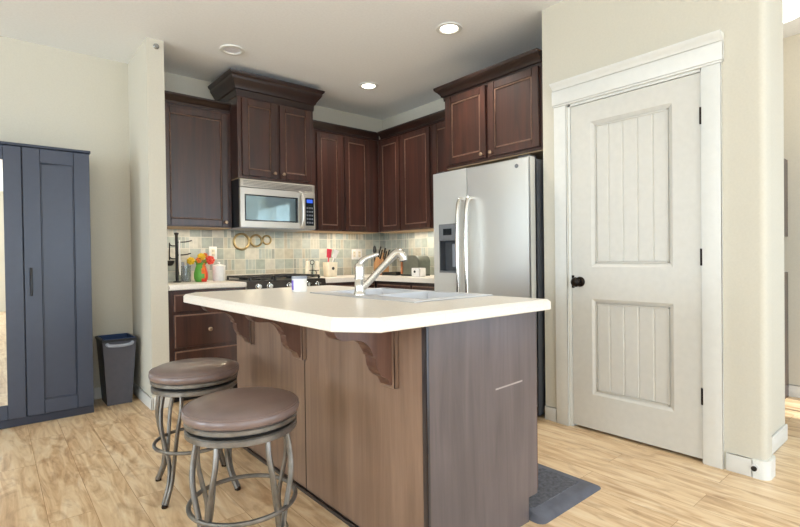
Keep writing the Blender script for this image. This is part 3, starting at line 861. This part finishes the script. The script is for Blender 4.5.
# sink: rim, two bowls
t = thing('kitchen_sink', 'double-bowl stainless sink set into the island top', 'sink', (1.51, 1.83, ZI))
b = MB(); rim = .018; z = ZI
sx0, sx1, sy0, sy1 = sk[0]-rim, sk[1]+rim, sk[2]-rim, sk[3]+rim
bowls = ((1.365, 1.715, 1.470, 1.815), (1.365, 1.715, 1.850, 2.195))
def rb(x0, x1, y0, y1): b.box(M_sink, x0, x1, y0, y1, z+.0005, z+.006, .002, 1)
rb(sx0, bowls[0][0], sy0, sy1); rb(bowls[0][1], sx1, sy0, sy1)
rb(bowls[0][0], bowls[0][1], sy0, bowls[0][2]); rb(bowls[0][0], bowls[0][1], bowls[0][3], bowls[1][2]); rb(bowls[0][0], bowls[0][1], bowls[1][3], sy1)
b.build('rim', t)
for (x0, x1, y0, y1) in bowls:
    b = MB(); q = .004; zz = z-.18
    b.box(M_sink, x0-q, x0, y0-q, y1+q, zz, z+.002); b.box(M_sink, x1, x1+q, y0-q, y1+q, zz, z+.002)
    b.box(M_sink, x0, x1, y0-q, y0, zz, z+.002); b.box(M_sink, x0, x1, y1, y1+q, zz, z+.002)
    b.box(M_sink, x0-q, x1+q, y0-q, y1+q, zz-q, zz)
    o = b.build('bowl', t)
    b = MB(); b.lathe(M_chrome, [(0, .001), (.028, .001), (.040, .004), (.042, 0)], ((x0+x1)/2, (y0+y1)/2, zz), 20); b.build('drain', o)
# faucet
fxx, fyy = 1.335, 1.885
t = thing('faucet', 'brushed nickel pull-out faucet with angled spout standing at the sink', 'faucet', (fxx, fyy, ZI+.006))
z = ZI+.006
b = MB(); b.lathe(M_chrome, [(0, 0), (.030, 0), (.030, .006), (.026, .012), (.0235, .020), (.023, .070), (.0245, .073), (.0245, .079), (.023, .082), (.023, .128), (.0215, .142), (.015, .150), (0, .153)], (fxx, fyy, z), 28)
b.build('body', t)
b = MB(); b.tube(M_chrome, [(fxx, fyy, z+.136), (fxx+.012, fyy-.008, z+.160), (fxx+.034, fyy-.022, z+.176), (fxx+.070, fyy-.044, z+.190), (fxx+.078, fyy-.050, z+.191)], [.017, .016, .012, .009, .007], 14, 6)
b.build('lever', t)
d = Vector((.80, -.60, 0)).normalized()
def fp(r, h): return (fxx+d.x*r, fyy+d.y*r, z+h)
b = MB(); b.tube(M_chrome, [fp(.010, .030), fp(.045, .062), fp(.095, .115), fp(.140, .160)], [.016, .016, .0165, .0175], 16, 6)
s = b.build('spout', t)
b = MB(); b.tube(M_chrome, [fp(.134, .154), fp(.160, .180), fp(.178, .194), fp(.195, .192), fp(.206, .176), fp(.210, .160)], [.0185, .020, .022, .023, .022, .020], 16, 6)
h_ = b.build('spray_head', s)
b = MB(); b.tube(M_black, [fp(.2095, .1615), fp(.2105, .1555)], .0165, 14, 1); b.build('nozzle', s)
# small jar on the island
t = thing('candle_jar', 'small white jar with lavender label on the island top', 'jar', (1.298, 2.405, ZI))
c = (1.298, 2.405, ZI)
MB().lathe(M_white, [(0, 0), (.038, 0), (.041, .004), (.041, .072), (0, .072)], c, 28).build('jar', t)
MB().lathe(M_greym, [(0, .072), (.042, .072), (.0425, .074), (.0425, .084), (.040, .086), (0, .086)], c, 28).build('lid', t)
b = MB(); n = 12; tb = bmesh.new(); A = []; Bv = []
for i in range(n+1):
    a = math.radians(150+42*i/n); A.append(tb.verts.new((c[0]+.0416*math.cos(a), c[1]+.0416*math.sin(a), c[2]+.012))); Bv.append(tb.verts.new((c[0]+.0416*math.cos(a), c[1]+.0416*math.sin(a), c[2]+.064)))
for i in range(n): tb.faces.new((A[i], A[i+1], Bv[i+1], Bv[i]))
b._add(tb, M_purple); b.build('label', t)

# mat in front of the sink side
t = thing('floor_mat', 'grey cushioned anti-fatigue mat on the floor beside the island', 'mat', (1.94, 1.6, 0))
def rrect(x0, x1, y0, y1, r, n=5):
    o = []
    for (cx, cy, a0) in ((x1-r, y1-r, 0), (x0+r, y1-r, 90), (x0+r, y0+r, 180), (x1-r, y0+r, 270)):
        for i in range(n+1):
            a = math.radians(a0+90*i/n); o.append((cx+r*math.cos(a), cy+r*math.sin(a)))
    return o
def taper(b, mat, o0, o1, z0, z1):
    tb = bmesh.new(); A = [tb.verts.new((x, y, z0)) for x, y in o0]; Bq = [tb.verts.new((x, y, z1)) for x, y in o1]
    n = len(A); tb.faces.new(A); tb.faces.new(Bq)
    for i in range(n): tb.faces.new((A[i], A[(i+1) % n], Bq[(i+1) % n], Bq[i]))
    b._add(tb, mat)
mq = (1.685, 2.188, 1.128, 2.20)
b = MB(); taper(b, M_mat, rrect(*mq, .035), rrect(mq[0]+.03, mq[1]-.03, mq[2]+.03, mq[3]-.03, .02), 0.0005, .016); b.build('pad', t)
b = MB(); taper(b, M_matr, rrect(mq[0]+.065, mq[1]-.065, mq[2]+.085, mq[3]-.085, .01), rrect(mq[0]+.067, mq[1]-.067, mq[2]+.087, mq[3]-.087, .01), .0155, .0185); b.build('ribbed_centre', t)

# ================================================================== BAR STOOLS
def make_stool(label, loc):
    t = thing('bar_stool', label, 'stool', loc, 'round swivel stools at the island')
    def bl(b, name, p=None): return b.build(name, p or t, origin=(0, 0, 0))
    b = MB(); b.lathe(M_vinyl, [(0, .538), (.190, .538), (.198, .543), (.2025, .552), (.203, .561), (.199, .572), (.189, .581), (.170, .589), (.13, .596), (.07, .600), (0, .601)], (0, 0, 0), 56); s = bl(b, 'seat')
    b = MB(); b.ring(M_vinyl, (0, 0, .5735), .1975, .004, seg=56); bl(b, 'piping', s)
    b = MB(); b.lathe(M_pewter, [(.150, .519), (.192, .519), (.196, .523), (.196, .534), (.192, .538), (.150, .538)], (0, 0, 0), 56); bl(b, 'upper_ring')
    b = MB(); b.lathe(M_gap, [(0, .503), (.168, .503), (.168, .520), (0, .520)], (0, 0, 0), 40); bl(b, 'swivel_plate')
    b = MB(); b.lathe(M_pewter, [(.150, .482), (.188, .482), (.194, .486), (.194, .502), (.188, .507), (.150, .507)], (0, 0, 0), 56); bl(b, 'lower_ring')
    for az in (214, 124, 34, 304):
        a = math.radians(az); rd = Vector((math.cos(a), math.sin(a), 0)); tg = Vector((-math.sin(a), math.cos(a), 0))
        b = MB()
        for sgn in (1, -1):
            pts = [rd*r + tg*(sgn*o) + Vector((0, 0, z)) for r, o, z in ((.160, .046, .492), (.172, .052, .42), (.183, .044, .34), (.179, .027, .25), (.174, .012, .17), (.186, .0085, .09), (.222, .007, .012))]
            b.tube(M_pewter, pts, [.0105, .0105, .0105, .0105, .0105, .0105, .0115], 10, 6, flat=.75, ref=tuple(rd))
        l = bl(b, 'leg')
        b = MB(); b.lathe(M_bronze, [(0, 0), (.013, 0), (.0145, .004), (.013, .012), (0, .013)], tuple(rd*.222), 14); bl(b, 'foot_cap', l)
    b = MB(); b.ring(M_pewter, (0, 0, .228), .184, .0085, seg=56); bl(b, 'footrest_ring')
    return t
st = make_stool('taupe-topped round metal bar stool nearest the camera, in front of the island', (.686, 1.715, 0))
st.rotation_euler = (0, 0, math.radians(-11))
s2 = copy_tree(st); s2.location = (.748, 2.445, 0); s2.rotation_euler = (0, 0, math.radians(2))
s2['label'] = 'taupe-topped round metal bar stool farther back, nearer the wing wall and drawers'

# ================================================================== WARDROBE, BIN
wx0, wx1, wyf, wz = -.618, .552, 4.113, 1.895
t = thing('wardrobe', 'blue-grey three-door wardrobe with mirrored middle door', 'wardrobe', (-.03, 4.3, 0))
MB().box(M_ward, wx0, wx1, wyf+.020, YB-.016, .0, wz, .002).build('body', t)
W_ = Fr('back', wyf+.020)
def wdoor(u0, u1, mirror):
    b = MB(); z0, z1 = .060, wz-.022; sl = .096; th = .02
    for q in ((u0, u0+sl, z0, z1), (u1-sl, u1, z0, z1), (u0+sl, u1-sl, z0, z0+sl), (u0+sl, u1-sl, z1-sl, z1)):
        b.box(M_ward, *W_.args(q[0], q[1], 0, th, q[2], q[3]), .002, 1)
    if not mirror: b.box(M_ward, *W_.args(u0+sl, u1-sl, 0, .011, z0+sl, z1-sl))
    d = b.build('door', t)
    if mirror: MB().box(M_mirror, *W_.args(u0+sl, u1-sl, 0, .014, z0+sl, z1-sl)).build('mirror', d)
    else:
        e = .009; b = MB(); i0, i1, j0, j1 = u0+sl, u1-sl, z0+sl, z1-sl
        for q in ((i0, i0+e, j0, j1), (i1-e, i1, j0, j1), (i0+e, i1-e, j0, j0+e), (i0+e, i1-e, j1-e, j1)):
            b.box(M_ward, *W_.args(q[0], q[1], .010, .016, q[2], q[3]), .003, 1)
        b.build('bead', d)
    hx = u0+.036 if u0 > -.1 else u1-.042
    b = MB(); y = wyf
    b.box(M_black, hx-.007, hx+.007, y-.028, y-.016, .872, 1.062, .003); b.box(M_black, hx-.006, hx+.006, y-.017, y, .890, .902); b.box(M_black, hx-.006, hx+.006, y-.017, y, 1.032, 1.044)
    if not mirror: b.build('handle', d)
    else: b.bm.free()
wdoor(.166, wx1-.003, False); wdoor(-.228, .161, True); wdoor(wx0+.003, -.233, False)
MB().box(M_ward, wx0-.006, wx1+.006, wyf-.006, YB-.016, wz-.018, wz, .002).build('top_board', t)

t = thing('trash_bin', 'charcoal plastic trash bin with blue liner between the wardrobe and the wing wall', 'bin', (.735, 4.34, 0))
b = MB()
def fru(b, mat, x0, x1, y0, y1, z0, X0, X1, Y0, Y1, z1, bev=.0): b.hexa(mat, [(x0, y0, z0), (x1, y0, z0), (x1, y1, z0), (x0, y1, z0), (X0, Y0, z1), (X1, Y0, z1), (X1, Y1, z1), (X0, Y1, z1)], bev)
# four tapered sides and a floor, so that it is hollow
q0 = (.652, .818, 4.235, 4.480); q1 = (.622, .850, 4.205, 4.500); hb = .500; w_ = .006
fru(b, M_bin, q0[0], q0[1], q0[2], q0[2]+w_, 0, q1[0], q1[1], q1[2], q1[2]+w_, hb)
fru(b, M_bin, q0[0], q0[1], q0[3]-w_, q0[3], 0, q1[0], q1[1], q1[3]-w_, q1[3], hb)
fru(b, M_bind, q0[0], q0[0]+w_, q0[2]+w_, q0[3]-w_, 0, q1[0], q1[0]+w_, q1[2]+w_, q1[3]-w_, hb)
fru(b, M_bind, q0[1]-w_, q0[1], q0[2]+w_, q0[3]-w_, 0, q1[1]-w_, q1[1], q1[2]+w_, q1[3]-w_, hb)
b.box(M_bin, q0[0]+w_, q0[1]-w_, q0[2]+w_, q0[3]-w_, 0, .01)
b.build('body', t)
b = MB()
for q in ((q1[0]-.006, q1[1]+.006, q1[2]-.008, q1[2]+.008), (q1[0]-.006, q1[1]+.006, q1[3]-.008, q1[3]+.006), (q1[0]-.006, q1[0]+.008, q1[2]+.008, q1[3]-.008), (q1[1]-.008, q1[1]+.006, q1[2]+.008, q1[3]-.008)):
    b.box(M_bind, *q, hb-.012, hb+.006, .003, 1)
b.build('rim', t)
b = MB()
for q in ((q1[0]+.004, q1[1]-.004, q1[2]+.008, q1[2]+.012), (q1[0]+.004, q1[1]-.004, q1[3]-.014, q1[3]-.008), (q1[0]+.008, q1[0]+.012, q1[2]+.012, q1[3]-.012), (q1[1]-.012, q1[1]-.008, q1[2]+.012, q1[3]-.012)):
    b.box(M_liner, *q, hb-.035, hb+.010)
b.build('liner', t)
b = MB(); b.tube(M_greym, [(.650, 4.198, hb-.022), (.664, 4.186, hb-.036), (.735, 4.183, hb-.042), (.808, 4.186, hb-.036), (.822, 4.198, hb-.022)], .012, 10, 5)
b.build('handle', t)

# ================================================================== CEILING LIGHTS, WALL FITTINGS
def can(x, y, lit, label):
    t = thing('recessed_light', label, 'ceiling light', (x, y, ZC), 'recessed ceiling lights')
    b = MB(); b.lathe(M_trim, [(.062, 0), (.090, 0), (.094, -.003), (.092, -.009), (.070, -.011), (.062, -.006), (.062, 0)], (x, y, ZC), 36); b.build('trim_ring', t)
    b = MB(); b.lathe(M_bulb if lit else M_bulbd, [(0, -.004), (.064, -.004), (.064, -.001), (0, -.001)], (x, y, ZC), 30); b.build('lens', t)
    if lit:
        d = bpy.data.lights.new('recessed_lamp', 'SPOT'); d.energy = 50; d.spot_size = math.radians(120); d.spot_blend = .8; d.shadow_soft_size = .06; d.color = (1, .94, .86)
        o = bpy.data.objects.new('recessed_lamp', d); COL.objects.link(o); o.parent = t; o.location = (0, 0, -.02)
can(2.526, 2.421, True, 'lit recessed ceiling light nearer the camera, in front of the refrigerator')
can(2.757, 3.701, True, 'lit recessed ceiling light above the corner cabinets')
can(1.459, 3.721, False, 'unlit recessed ceiling light in front of the tall microwave cabinet')
# lamp under the microwave
for x in (1.80, 2.17):
    l = area('cooktop_lamp', (x, 4.22, 1.368), (0, 0, 0), .10, .06, 1.3, (1, .84, .58))
# strips under the wall cabinets
UC = (1, .90, .74)
area('under_cabinet_lamp', (1.31, 4.36, 1.370), (0, 0, 0), .45, .04, .9, UC)
area('under_cabinet_lamp', (2.80, 4.36, 1.370), (0, 0, 0), .70, .04, 1.8, UC)
area('under_cabinet_lamp', (3.41, 3.50, 1.370), (0, 0, 0), .04, 1.1, 3.4, UC)
t = thing('wall_sensor', 'small round silver sensor near the top of the wing wall end', 'sensor', (.955, 3.901, 2.682))
MB().lathe(M_scr, [(0, 0), (.020, 0), (.020, .008), (.014, .014), (0, .016)], (.955, 3.901, 2.682), 20, 'Y').build('cover', t)
t = thing('door_stop', 'small dark round door stop on the baseboard right of the pantry door', 'door stop', (XD-.013, .690, .05))
MB().lathe(M_white, [(0, 0), (.018, 0), (.018, .004), (0, .005)], (XD-.013, .690, .052), 20, 'X').build('plate', t)
MB().lathe(M_black, [(0, .004), (.008, .004), (.009, .012), (.012, .014), (.012, .020), (0, .021)], (XD-.013, .690, .052), 16, 'X').build('bumper', t)
def outlet(loc, axis, label, wid=.07):
    t = thing('wall_outlet', label, 'outlet', loc, 'outlets on the tiled backsplash')
    x, y, z = loc; h = .058
    if axis == 'Y':
        MB().box(M_white, x-wid/2, x+wid/2, y-.006, y, z-h, z+h, .002).build('plate', t)
        k = max(1, round(wid/.07))
        for i in range(k):
            xc = x-wid/2+(i+.5)*wid/k
            MB().box(M_cream, xc-.016, xc+.016, y-.008, y-.005, z-.034, z+.034, .002).build('socket', t)
            b = MB()
            for zz in (-.018, .018):
                for xx in (-.006, .006): b.box(M_gap, xc+xx-.0015, xc+xx+.0015, y-.0086, y-.0078, z+zz-.006, z+zz+.006)
            b.build('slot', t)
outlet((1.555, YB-.012, 1.165), 'Y', 'white outlet plate on the tiles above the white canister')
outlet((3.16, YB-.012, 1.145), 'Y', 'wide white double outlet plate on the tiles near the corner', .14)
# brass rings on the backsplash over the range
for (x, z, R, r, lb) in ((1.822, 1.272, .074, .011, 'largest brass ring hanging on the tiles below the microwave'),
                         (1.968, 1.282, .056, .010, 'middle-sized brass ring hanging on the tiles below the microwave'),
                         (2.080, 1.292, .042, .009, 'smallest brass ring hanging on the tiles below the microwave')):
    o = MB().ring(M_gold, (x, YB-.012-r-.001, z), R, r, 'Y', 36).build('wall_ring', origin=(x, YB-.02, z))
    tag(o, lb, 'wall ring', 'brass rings over the range')

# ================================================================== THINGS ON THE BACK COUNTERS
z = ZK
t = thing('utensil_stand', 'black metal utensil stand with side arms at the left end of the counter', 'stand', (1.20, 4.36, z))
b = MB(); b.lathe(M_iron, [(0, 0), (.030, 0), (.030, .008), (.012, .014), (.012, .400), (.018, .408), (.018, .420), (0, .424)], (1.20, 4.36, z), 20); b.build('pole', t)
MB().box(M_white, 1.214, 1.226, 4.345, 4.349, z+.06, z+.36).build('strip', t)
for hh, ln in ((.34, .12), (.23, .11)):
    b = MB(); b.tube(M_iron, [(1.20, 4.36, z+hh), (1.20+ln*.6, 4.35, z+hh+.004), (1.20+ln, 4.345, z+hh+.016)], .005, 8, 4); b.build('arm', t)
    b = MB(); b.tube(M_iron, [(1.20, 4.36, z+hh-.03), (1.16, 4.355, z+hh-.03), (1.14, 4.35, z+hh-.015)], .005, 8, 4); b.build('arm', t)
t = thing('ladle', 'black ladle hanging from the left arm of the utensil stand', 'ladle', (1.135, 4.33, z+.15))
b = MB(); b.tube(M_black, [(1.138, 4.333, z+.335), (1.136, 4.333, z+.26), (1.135, 4.335, z+.19)], .005, 8, 3); b.build('handle', t)
b = MB(); b.lathe(M_black, [(0, -.036), (.02, -.031), (.034, -.014), (.038, .006), (.038, .010), (.034, .004), (.018, -.024), (0, -.030)], (1.135, 4.33, z+.175), 20); b.build('bowl', t)
t = thing('glass_jar', 'pale glass jar of utensils between the black stand and the bright vase', 'jar', (1.280, 4.40, z))
b = MB(); b.lathe(M_glass, [(0, 0), (.040, 0), (.043, .006), (.043, .140), (.040, .140), (.040, .008), (0, .008)], (1.280, 4.40, z), 24); b.build('jar', t)
for k in range(4):
    a = k*1.7; b = MB(); b.tube(M_greym, [(1.280+.015*math.cos(a), 4.40+.015*math.sin(a), z+.012), (1.280+.03*math.cos(a), 4.40+.03*math.sin(a), z+.17)], .006, 8, 1); b.build('utensil_handle', t)
# bright vase
vx, vy = 1.372, 4.285
t = thing('vase', 'green and red glazed vase on the counter holding yellow and red flowers', 'vase', (vx, vy, z))
b = MB(); prof = [(0, 0), (.044, 0), (.056, .03), (.058, .07), (.046, .115), (.036, .145), (.042, .16), (.036, .158), (.030, .145), (0, .12)]
b.lathe(M_red, prof, (vx, vy, z), 28)
for f in b.bm.faces:
    c = f.calc_center_median()
    if c.x < vx-.002 + .012*math.sin(c.z*60): f.material_index = 1
    elif (c.x-vx) < .022 and c.z > z+.03: f.material_index = 2
b.mats += [M_green, M_orange]
b.build('body', t)
def flower(px, py, pz, mat, r, label=None):
    b = MB(); b.tube(M_leaf, [(vx, vy, z+.125), ((vx+px)/2, (vy+py)/2, (z+.12+pz)/2+.02), (px, py, pz)], .004, 8, 4); o = b.build('stem', t)
    b = MB()
    for i in range(7):
        a = 2*PI*i/7; b.ball(mat, (px+.55*r*math.cos(a), py-.004, pz+.55*r*math.sin(a)), r*.48, .9, 10)
    b.ball(mat, (px, py-.010, pz), r*.5, 1, 10); b.build('blossom', o)
flower(vx+.002, vy-.01, z+.215, M_yel, .034); flower(vx+.072, vy-.02, z+.185, M_red, .040)
flower(vx-.085, vy-.01, z+.180, M_yel, .034); flower(vx-.025, vy-.02, z+.185, M_orange, .026); flower(vx+.035, vy, z+.225, M_orange, .024)
b = MB()
for (dx, dz, a) in ((-.05, .15, .6), (.03, .17, -.3), (-.02, .2, .2), (.05, .14, -.9)):
    b.tube(M_leaf, [(vx+dx*.3, vy-.01, z+.13), (vx+dx*.8, vy-.03, z+.13+dz*.3), (vx+dx*1.3, vy-.04, z+.10+dz*.5)], [.004, .012, .001], 8, 4, flat=.3)
b.build('foliage', t)
t = thing('canister', 'white ceramic canister with lid on the counter right of the bright vase', 'canister', (1.525, 4.28, z))
b = MB(); b.lathe(M_white, [(0, 0), (.050, 0), (.054, .006), (.054, .125), (0, .125)], (1.525, 4.28, z), 28); b.build('body', t)
b = MB(); b.lathe(M_white, [(0, .125), (.056, .125), (.056, .137), (.03, .146), (.010, .150), (.013, .160), (.010, .168), (0, .169)], (1.525, 4.28, z), 28); b.build('lid', t)
# shakers in a wire stand
t = thing('condiment_caddy', 'dark wire caddy of two cream shakers right of the range', 'caddy', (2.455, 4.28, z))
b = MB()
for yy in (4.245, 4.315):
    b.tube(M_iron, [(2.385, yy, z+.006), (2.525, yy, z+.006)], .004, 8, 1); b.tube(M_iron, [(2.40, yy, z+.07), (2.51, yy, z+.07)], .003, 8, 1)
b.tube(M_iron, [(2.455, 4.28, z+.006), (2.455, 4.28, z+.13)], .004, 8, 1); b.ring(M_iron, (2.455, 4.28, z+.150), .022, .004, 'Y', 24); b.ring(M_iron, (2.455, 4.245, z+.045), .026, .004, 'Y', 24)
b.tube(M_iron, [(2.455, 4.245, z+.006), (2.455, 4.315, z+.006)], .004, 8, 1)
b.build('wire_rack', t)
for i, x in enumerate((2.405, 2.508)):
    o = MB().lathe(M_cream, [(0, 0), (.024, 0), (.027, .01), (.024, .09), (.019, .12), (.022, .135), (.018, .15), (0, .155)], (x, 4.28, z+.010), 20).build('shaker', origin=(x, 4.28, z+.010))
    tag(o, ('left', 'right')[i]+' cream shaker standing in the dark wire caddy', 'shaker', 'cream shakers in the caddy')
# crock with red spatula
cx, cy = 2.665, 4.28
t = thing('utensil_crock', 'square cream utensil crock with a dark mark, right of the shakers', 'crock', (cx, cy, z))
b = MB(); b.hexa(M_cream, [(cx-.050, cy-.050, z), (cx+.050, cy-.050, z), (cx+.050, cy+.050, z), (cx-.050, cy+.050, z), (cx-.058, cy-.058, z+.150), (cx+.058, cy-.058, z+.150), (cx+.058, cy+.058, z+.150), (cx-.058, cy+.058, z+.150)], .006)
o = b.build('pot', t)
b = MB(); b.lathe(M_iron, [(0, 0), (.016, 0), (.016, .001), (0, .0015)], (cx, cy-.0565, z+.085), 16, 'Y'); b.build('mark', t)
def spat(dx, dz0, tilt, mat, label, cat='spatula'):
    t = thing('spatula', label, cat, (cx+dx, cy, z+.15), 'spatulas in the crock')
    q = Vector((math.sin(tilt), 0, math.cos(tilt))); p0 = Vector((cx+dx, cy, z+.151)); u = Vector((math.cos(tilt), 0, -math.sin(tilt)))
    b = MB(); b.tube(mat, [tuple(p0), tuple(p0+q*.05)], .007, 8, 1); b.build('handle', t)
    b = MB(); a0, a1 = p0+q*.045, p0+q*.135
    b.hexa(mat, [tuple(a0-u*.024+Vector((0, -.004, 0))), tuple(a0+u*.024+Vector((0, -.004, 0))), tuple(a0+u*.024+Vector((0, .004, 0))), tuple(a0-u*.024+Vector((0, .004, 0))),
                 tuple(a1-u*.03+Vector((0, -.004, 0))), tuple(a1+u*.03+Vector((0, -.004, 0))), tuple(a1+u*.03+Vector((0, .004, 0))), tuple(a1-u*.03+Vector((0, .004, 0)))], .003); b.build('blade', t)
spat(-.022, 0, .12, M_pink, 'red spatula sticking up out of the cream crock')
spat(.028, 0, .42, M_white, 'white spatula leaning right in the cream crock')
# fridge-wall counter
kx, ky = 3.28, 4.20
t = thing('knife_block', 'light wooden knife block in the counter corner', 'knife block', (kx, ky, z))
b = MB(); b.prism(M_block, [(ky-.055, z+.001), (ky+.085, z+.001), (ky+.085, z+.12), (ky+.03, z+.20), (ky-.055, z+.155)], kx-.055, kx+.055, 'X', .003); b.build('block', t)
kd = Vector((0, -.38, .92)).normalized()
n = 0
for i in range(3):
    for j in range(3):
        n += 1
        p0 = Vector((kx-.035+.035*i, ky-.040+.030*j, z+.158+.018*j)); L_ = .09+.018*((i+j) % 3)
        kn = thing('kitchen_knife', 'dark-handled knife pushed into the wooden knife block', 'knife', tuple(p0), 'knives in the knife block')
        b = MB(); b.tube(M_black if (i+j) % 3 else M_block, [tuple(p0+kd*.004), tuple(p0+kd*L_)], .009, 8, 1, flat=.7); b.build('handle', kn)
t = thing('scissors', 'tall black kitchen shears standing behind the knife block', 'scissors', (kx+.0, ky+.12, z))
b = MB(); b.lathe(M_black, [(0, .001), (.03, .001), (.03, .01), (.010, .014), (.008, .20), (.014, .23), (.022, .27), (.016, .31), (0, .33)], (kx, ky+.13, z), 14); b.build('handle', t)
t['label'] = 'tall black-handled utensil standing to the left of the knife block'; t['category'] = 'utensil'; t.name = 'cooking_utensil'
t = thing('tray', 'low black tray on the counter between the knife block and the toaster', 'tray', (3.30, 3.95, z))
b = MB(); b.box(M_black, 3.20, 3.40, 3.86, 4.10, z+.001, z+.010, .003); b.box(M_black, 3.20, 3.206, 3.86, 4.10, z+.008, z+.034); b.box(M_black, 3.394, 3.40, 3.86, 4.10, z+.008, z+.034); b.box(M_black, 3.206, 3.394, 3.86, 3.866, z+.008, z+.034); b.box(M_black, 3.206, 3.394, 4.094, 4.10, z+.008, z+.034)
b.build('tray_body', t)
t = thing('toaster', 'grey metal toaster with rounded top and copper end panel beside the refrigerator', 'toaster', (3.30, 3.67, z))
b = MB(); o = [(3.54, z+.012), (3.81, z+.012), (3.81, z+.15)]
for i in range(1, 6):
    a = PI/2*i/6; o.append((3.75+.06*math.cos(a), z+.15+.055*math.sin(a)))
o.append((3.75, z+.205)); o.append((3.60, z+.205))
for i in range(1, 6):
    a = PI/2+PI/2*i/6; o.append((3.60+.06*math.cos(a), z+.15+.055*math.sin(a)))
o.append((3.54, z+.15))
b.prism(M_toast, o, 3.22, 3.38, 'X', .004); b.build('body', t)
b = MB(); b.box(M_copper, 3.212, 3.22, 3.775, 3.805, z+.02, z+.155, .002); b.build('end_panel', t)
b = MB(); b.box(M_bind, 3.22, 3.38, 3.545, 3.805, z+.001, z+.014); b.build('foot', t)
b = MB(); b.box(M_gap, 3.25, 3.27, 3.61, 3.74, z+.202, z+.2065); b.box(M_gap, 3.33, 3.35, 3.61, 3.74, z+.202, z+.2065); b.build('slot', t)
t = thing('sugar_box', 'small white box with a dark knob, in front of the toaster', 'box', (3.15, 3.43, z))
b = MB(); b.box(M_white, 3.09, 3.17, 3.38, 3.50, z+.001, z+.085, .006); b.build('box', t)
b = MB(); b.lathe(M_black, [(0, 0), (.012, 0), (.012, .006), (0, .008)], (3.09, 3.45, z+.05), 14, 'X'); b.build('knob', t)

# ================================================================== HALL BEYOND
t = thing('ceiling_light', 'bronze-rimmed glass dome ceiling light glowing in the hall at right', 'ceiling light', (3.90, .80, ZC))
b = MB(); b.lathe(M_bronze, [(0, 0), (.150, 0), (.158, -.010), (.158, -.030), (.148, -.036), (0, -.036)], (3.90, .80, ZC), 40); b.build('rim', t)
b = MB(); b.lathe(M_dome, [(.146, -.034), (.143, -.06), (.128, -.10), (.10, -.130), (.05, -.148), (0, -.153)], (3.90, .80, ZC), 40); b.build('glass_dome', t)
d = bpy.data.lights.new('hall_lamp', 'POINT'); d.energy = 4; d.shadow_soft_size = .12; d.color = (1, .9, .76)
o = bpy.data.objects.new('hall_lamp', d); COL.objects.link(o); o.parent = t; o.location = (0, 0, -.30)
t = thing('bookcase', 'tall shallow dark bookcase against the far hall wall at the right edge', 'bookcase', (4.575, 1.25, 0))
bx_, by_ = (4.515, 4.635), (.917, 1.6)
b = MB(); b.box(M_cab, *bx_, by_[1]-.02, by_[1], 0, 1.80); b.box(M_cab, *bx_, by_[0], by_[0]+.02, 0, .95); b.box(M_cab, *bx_, by_[0], by_[0]+.02, 1.22, 1.80); b.box(M_cab, bx_[0], bx_[1], by_[0]+.02, by_[1]-.02, 1.22, 1.24)
b.box(M_cab, bx_[0], bx_[1], by_[0]+.02, by_[1]-.02, 1.78, 1.80); b.build('frame', t)
for zz in (.1, .5, .93): MB().box(M_cab, bx_[0], bx_[1], by_[0]+.02, by_[1]-.02, zz, zz+.02).build('shelf', t)
t = thing('figurine', 'small dark ornament on the open shelf of the hall bookcase', 'ornament', (4.575, .985, .95))
b = MB(); b.lathe(M_iron, [(0, 0), (.03, 0), (.03, .01), (.012, .02), (.018, .05), (.026, .09), (.010, .12), (.018, .14), (.014, .165), (0, .172)], (4.575, .985, .95), 16); b.build('body', t)
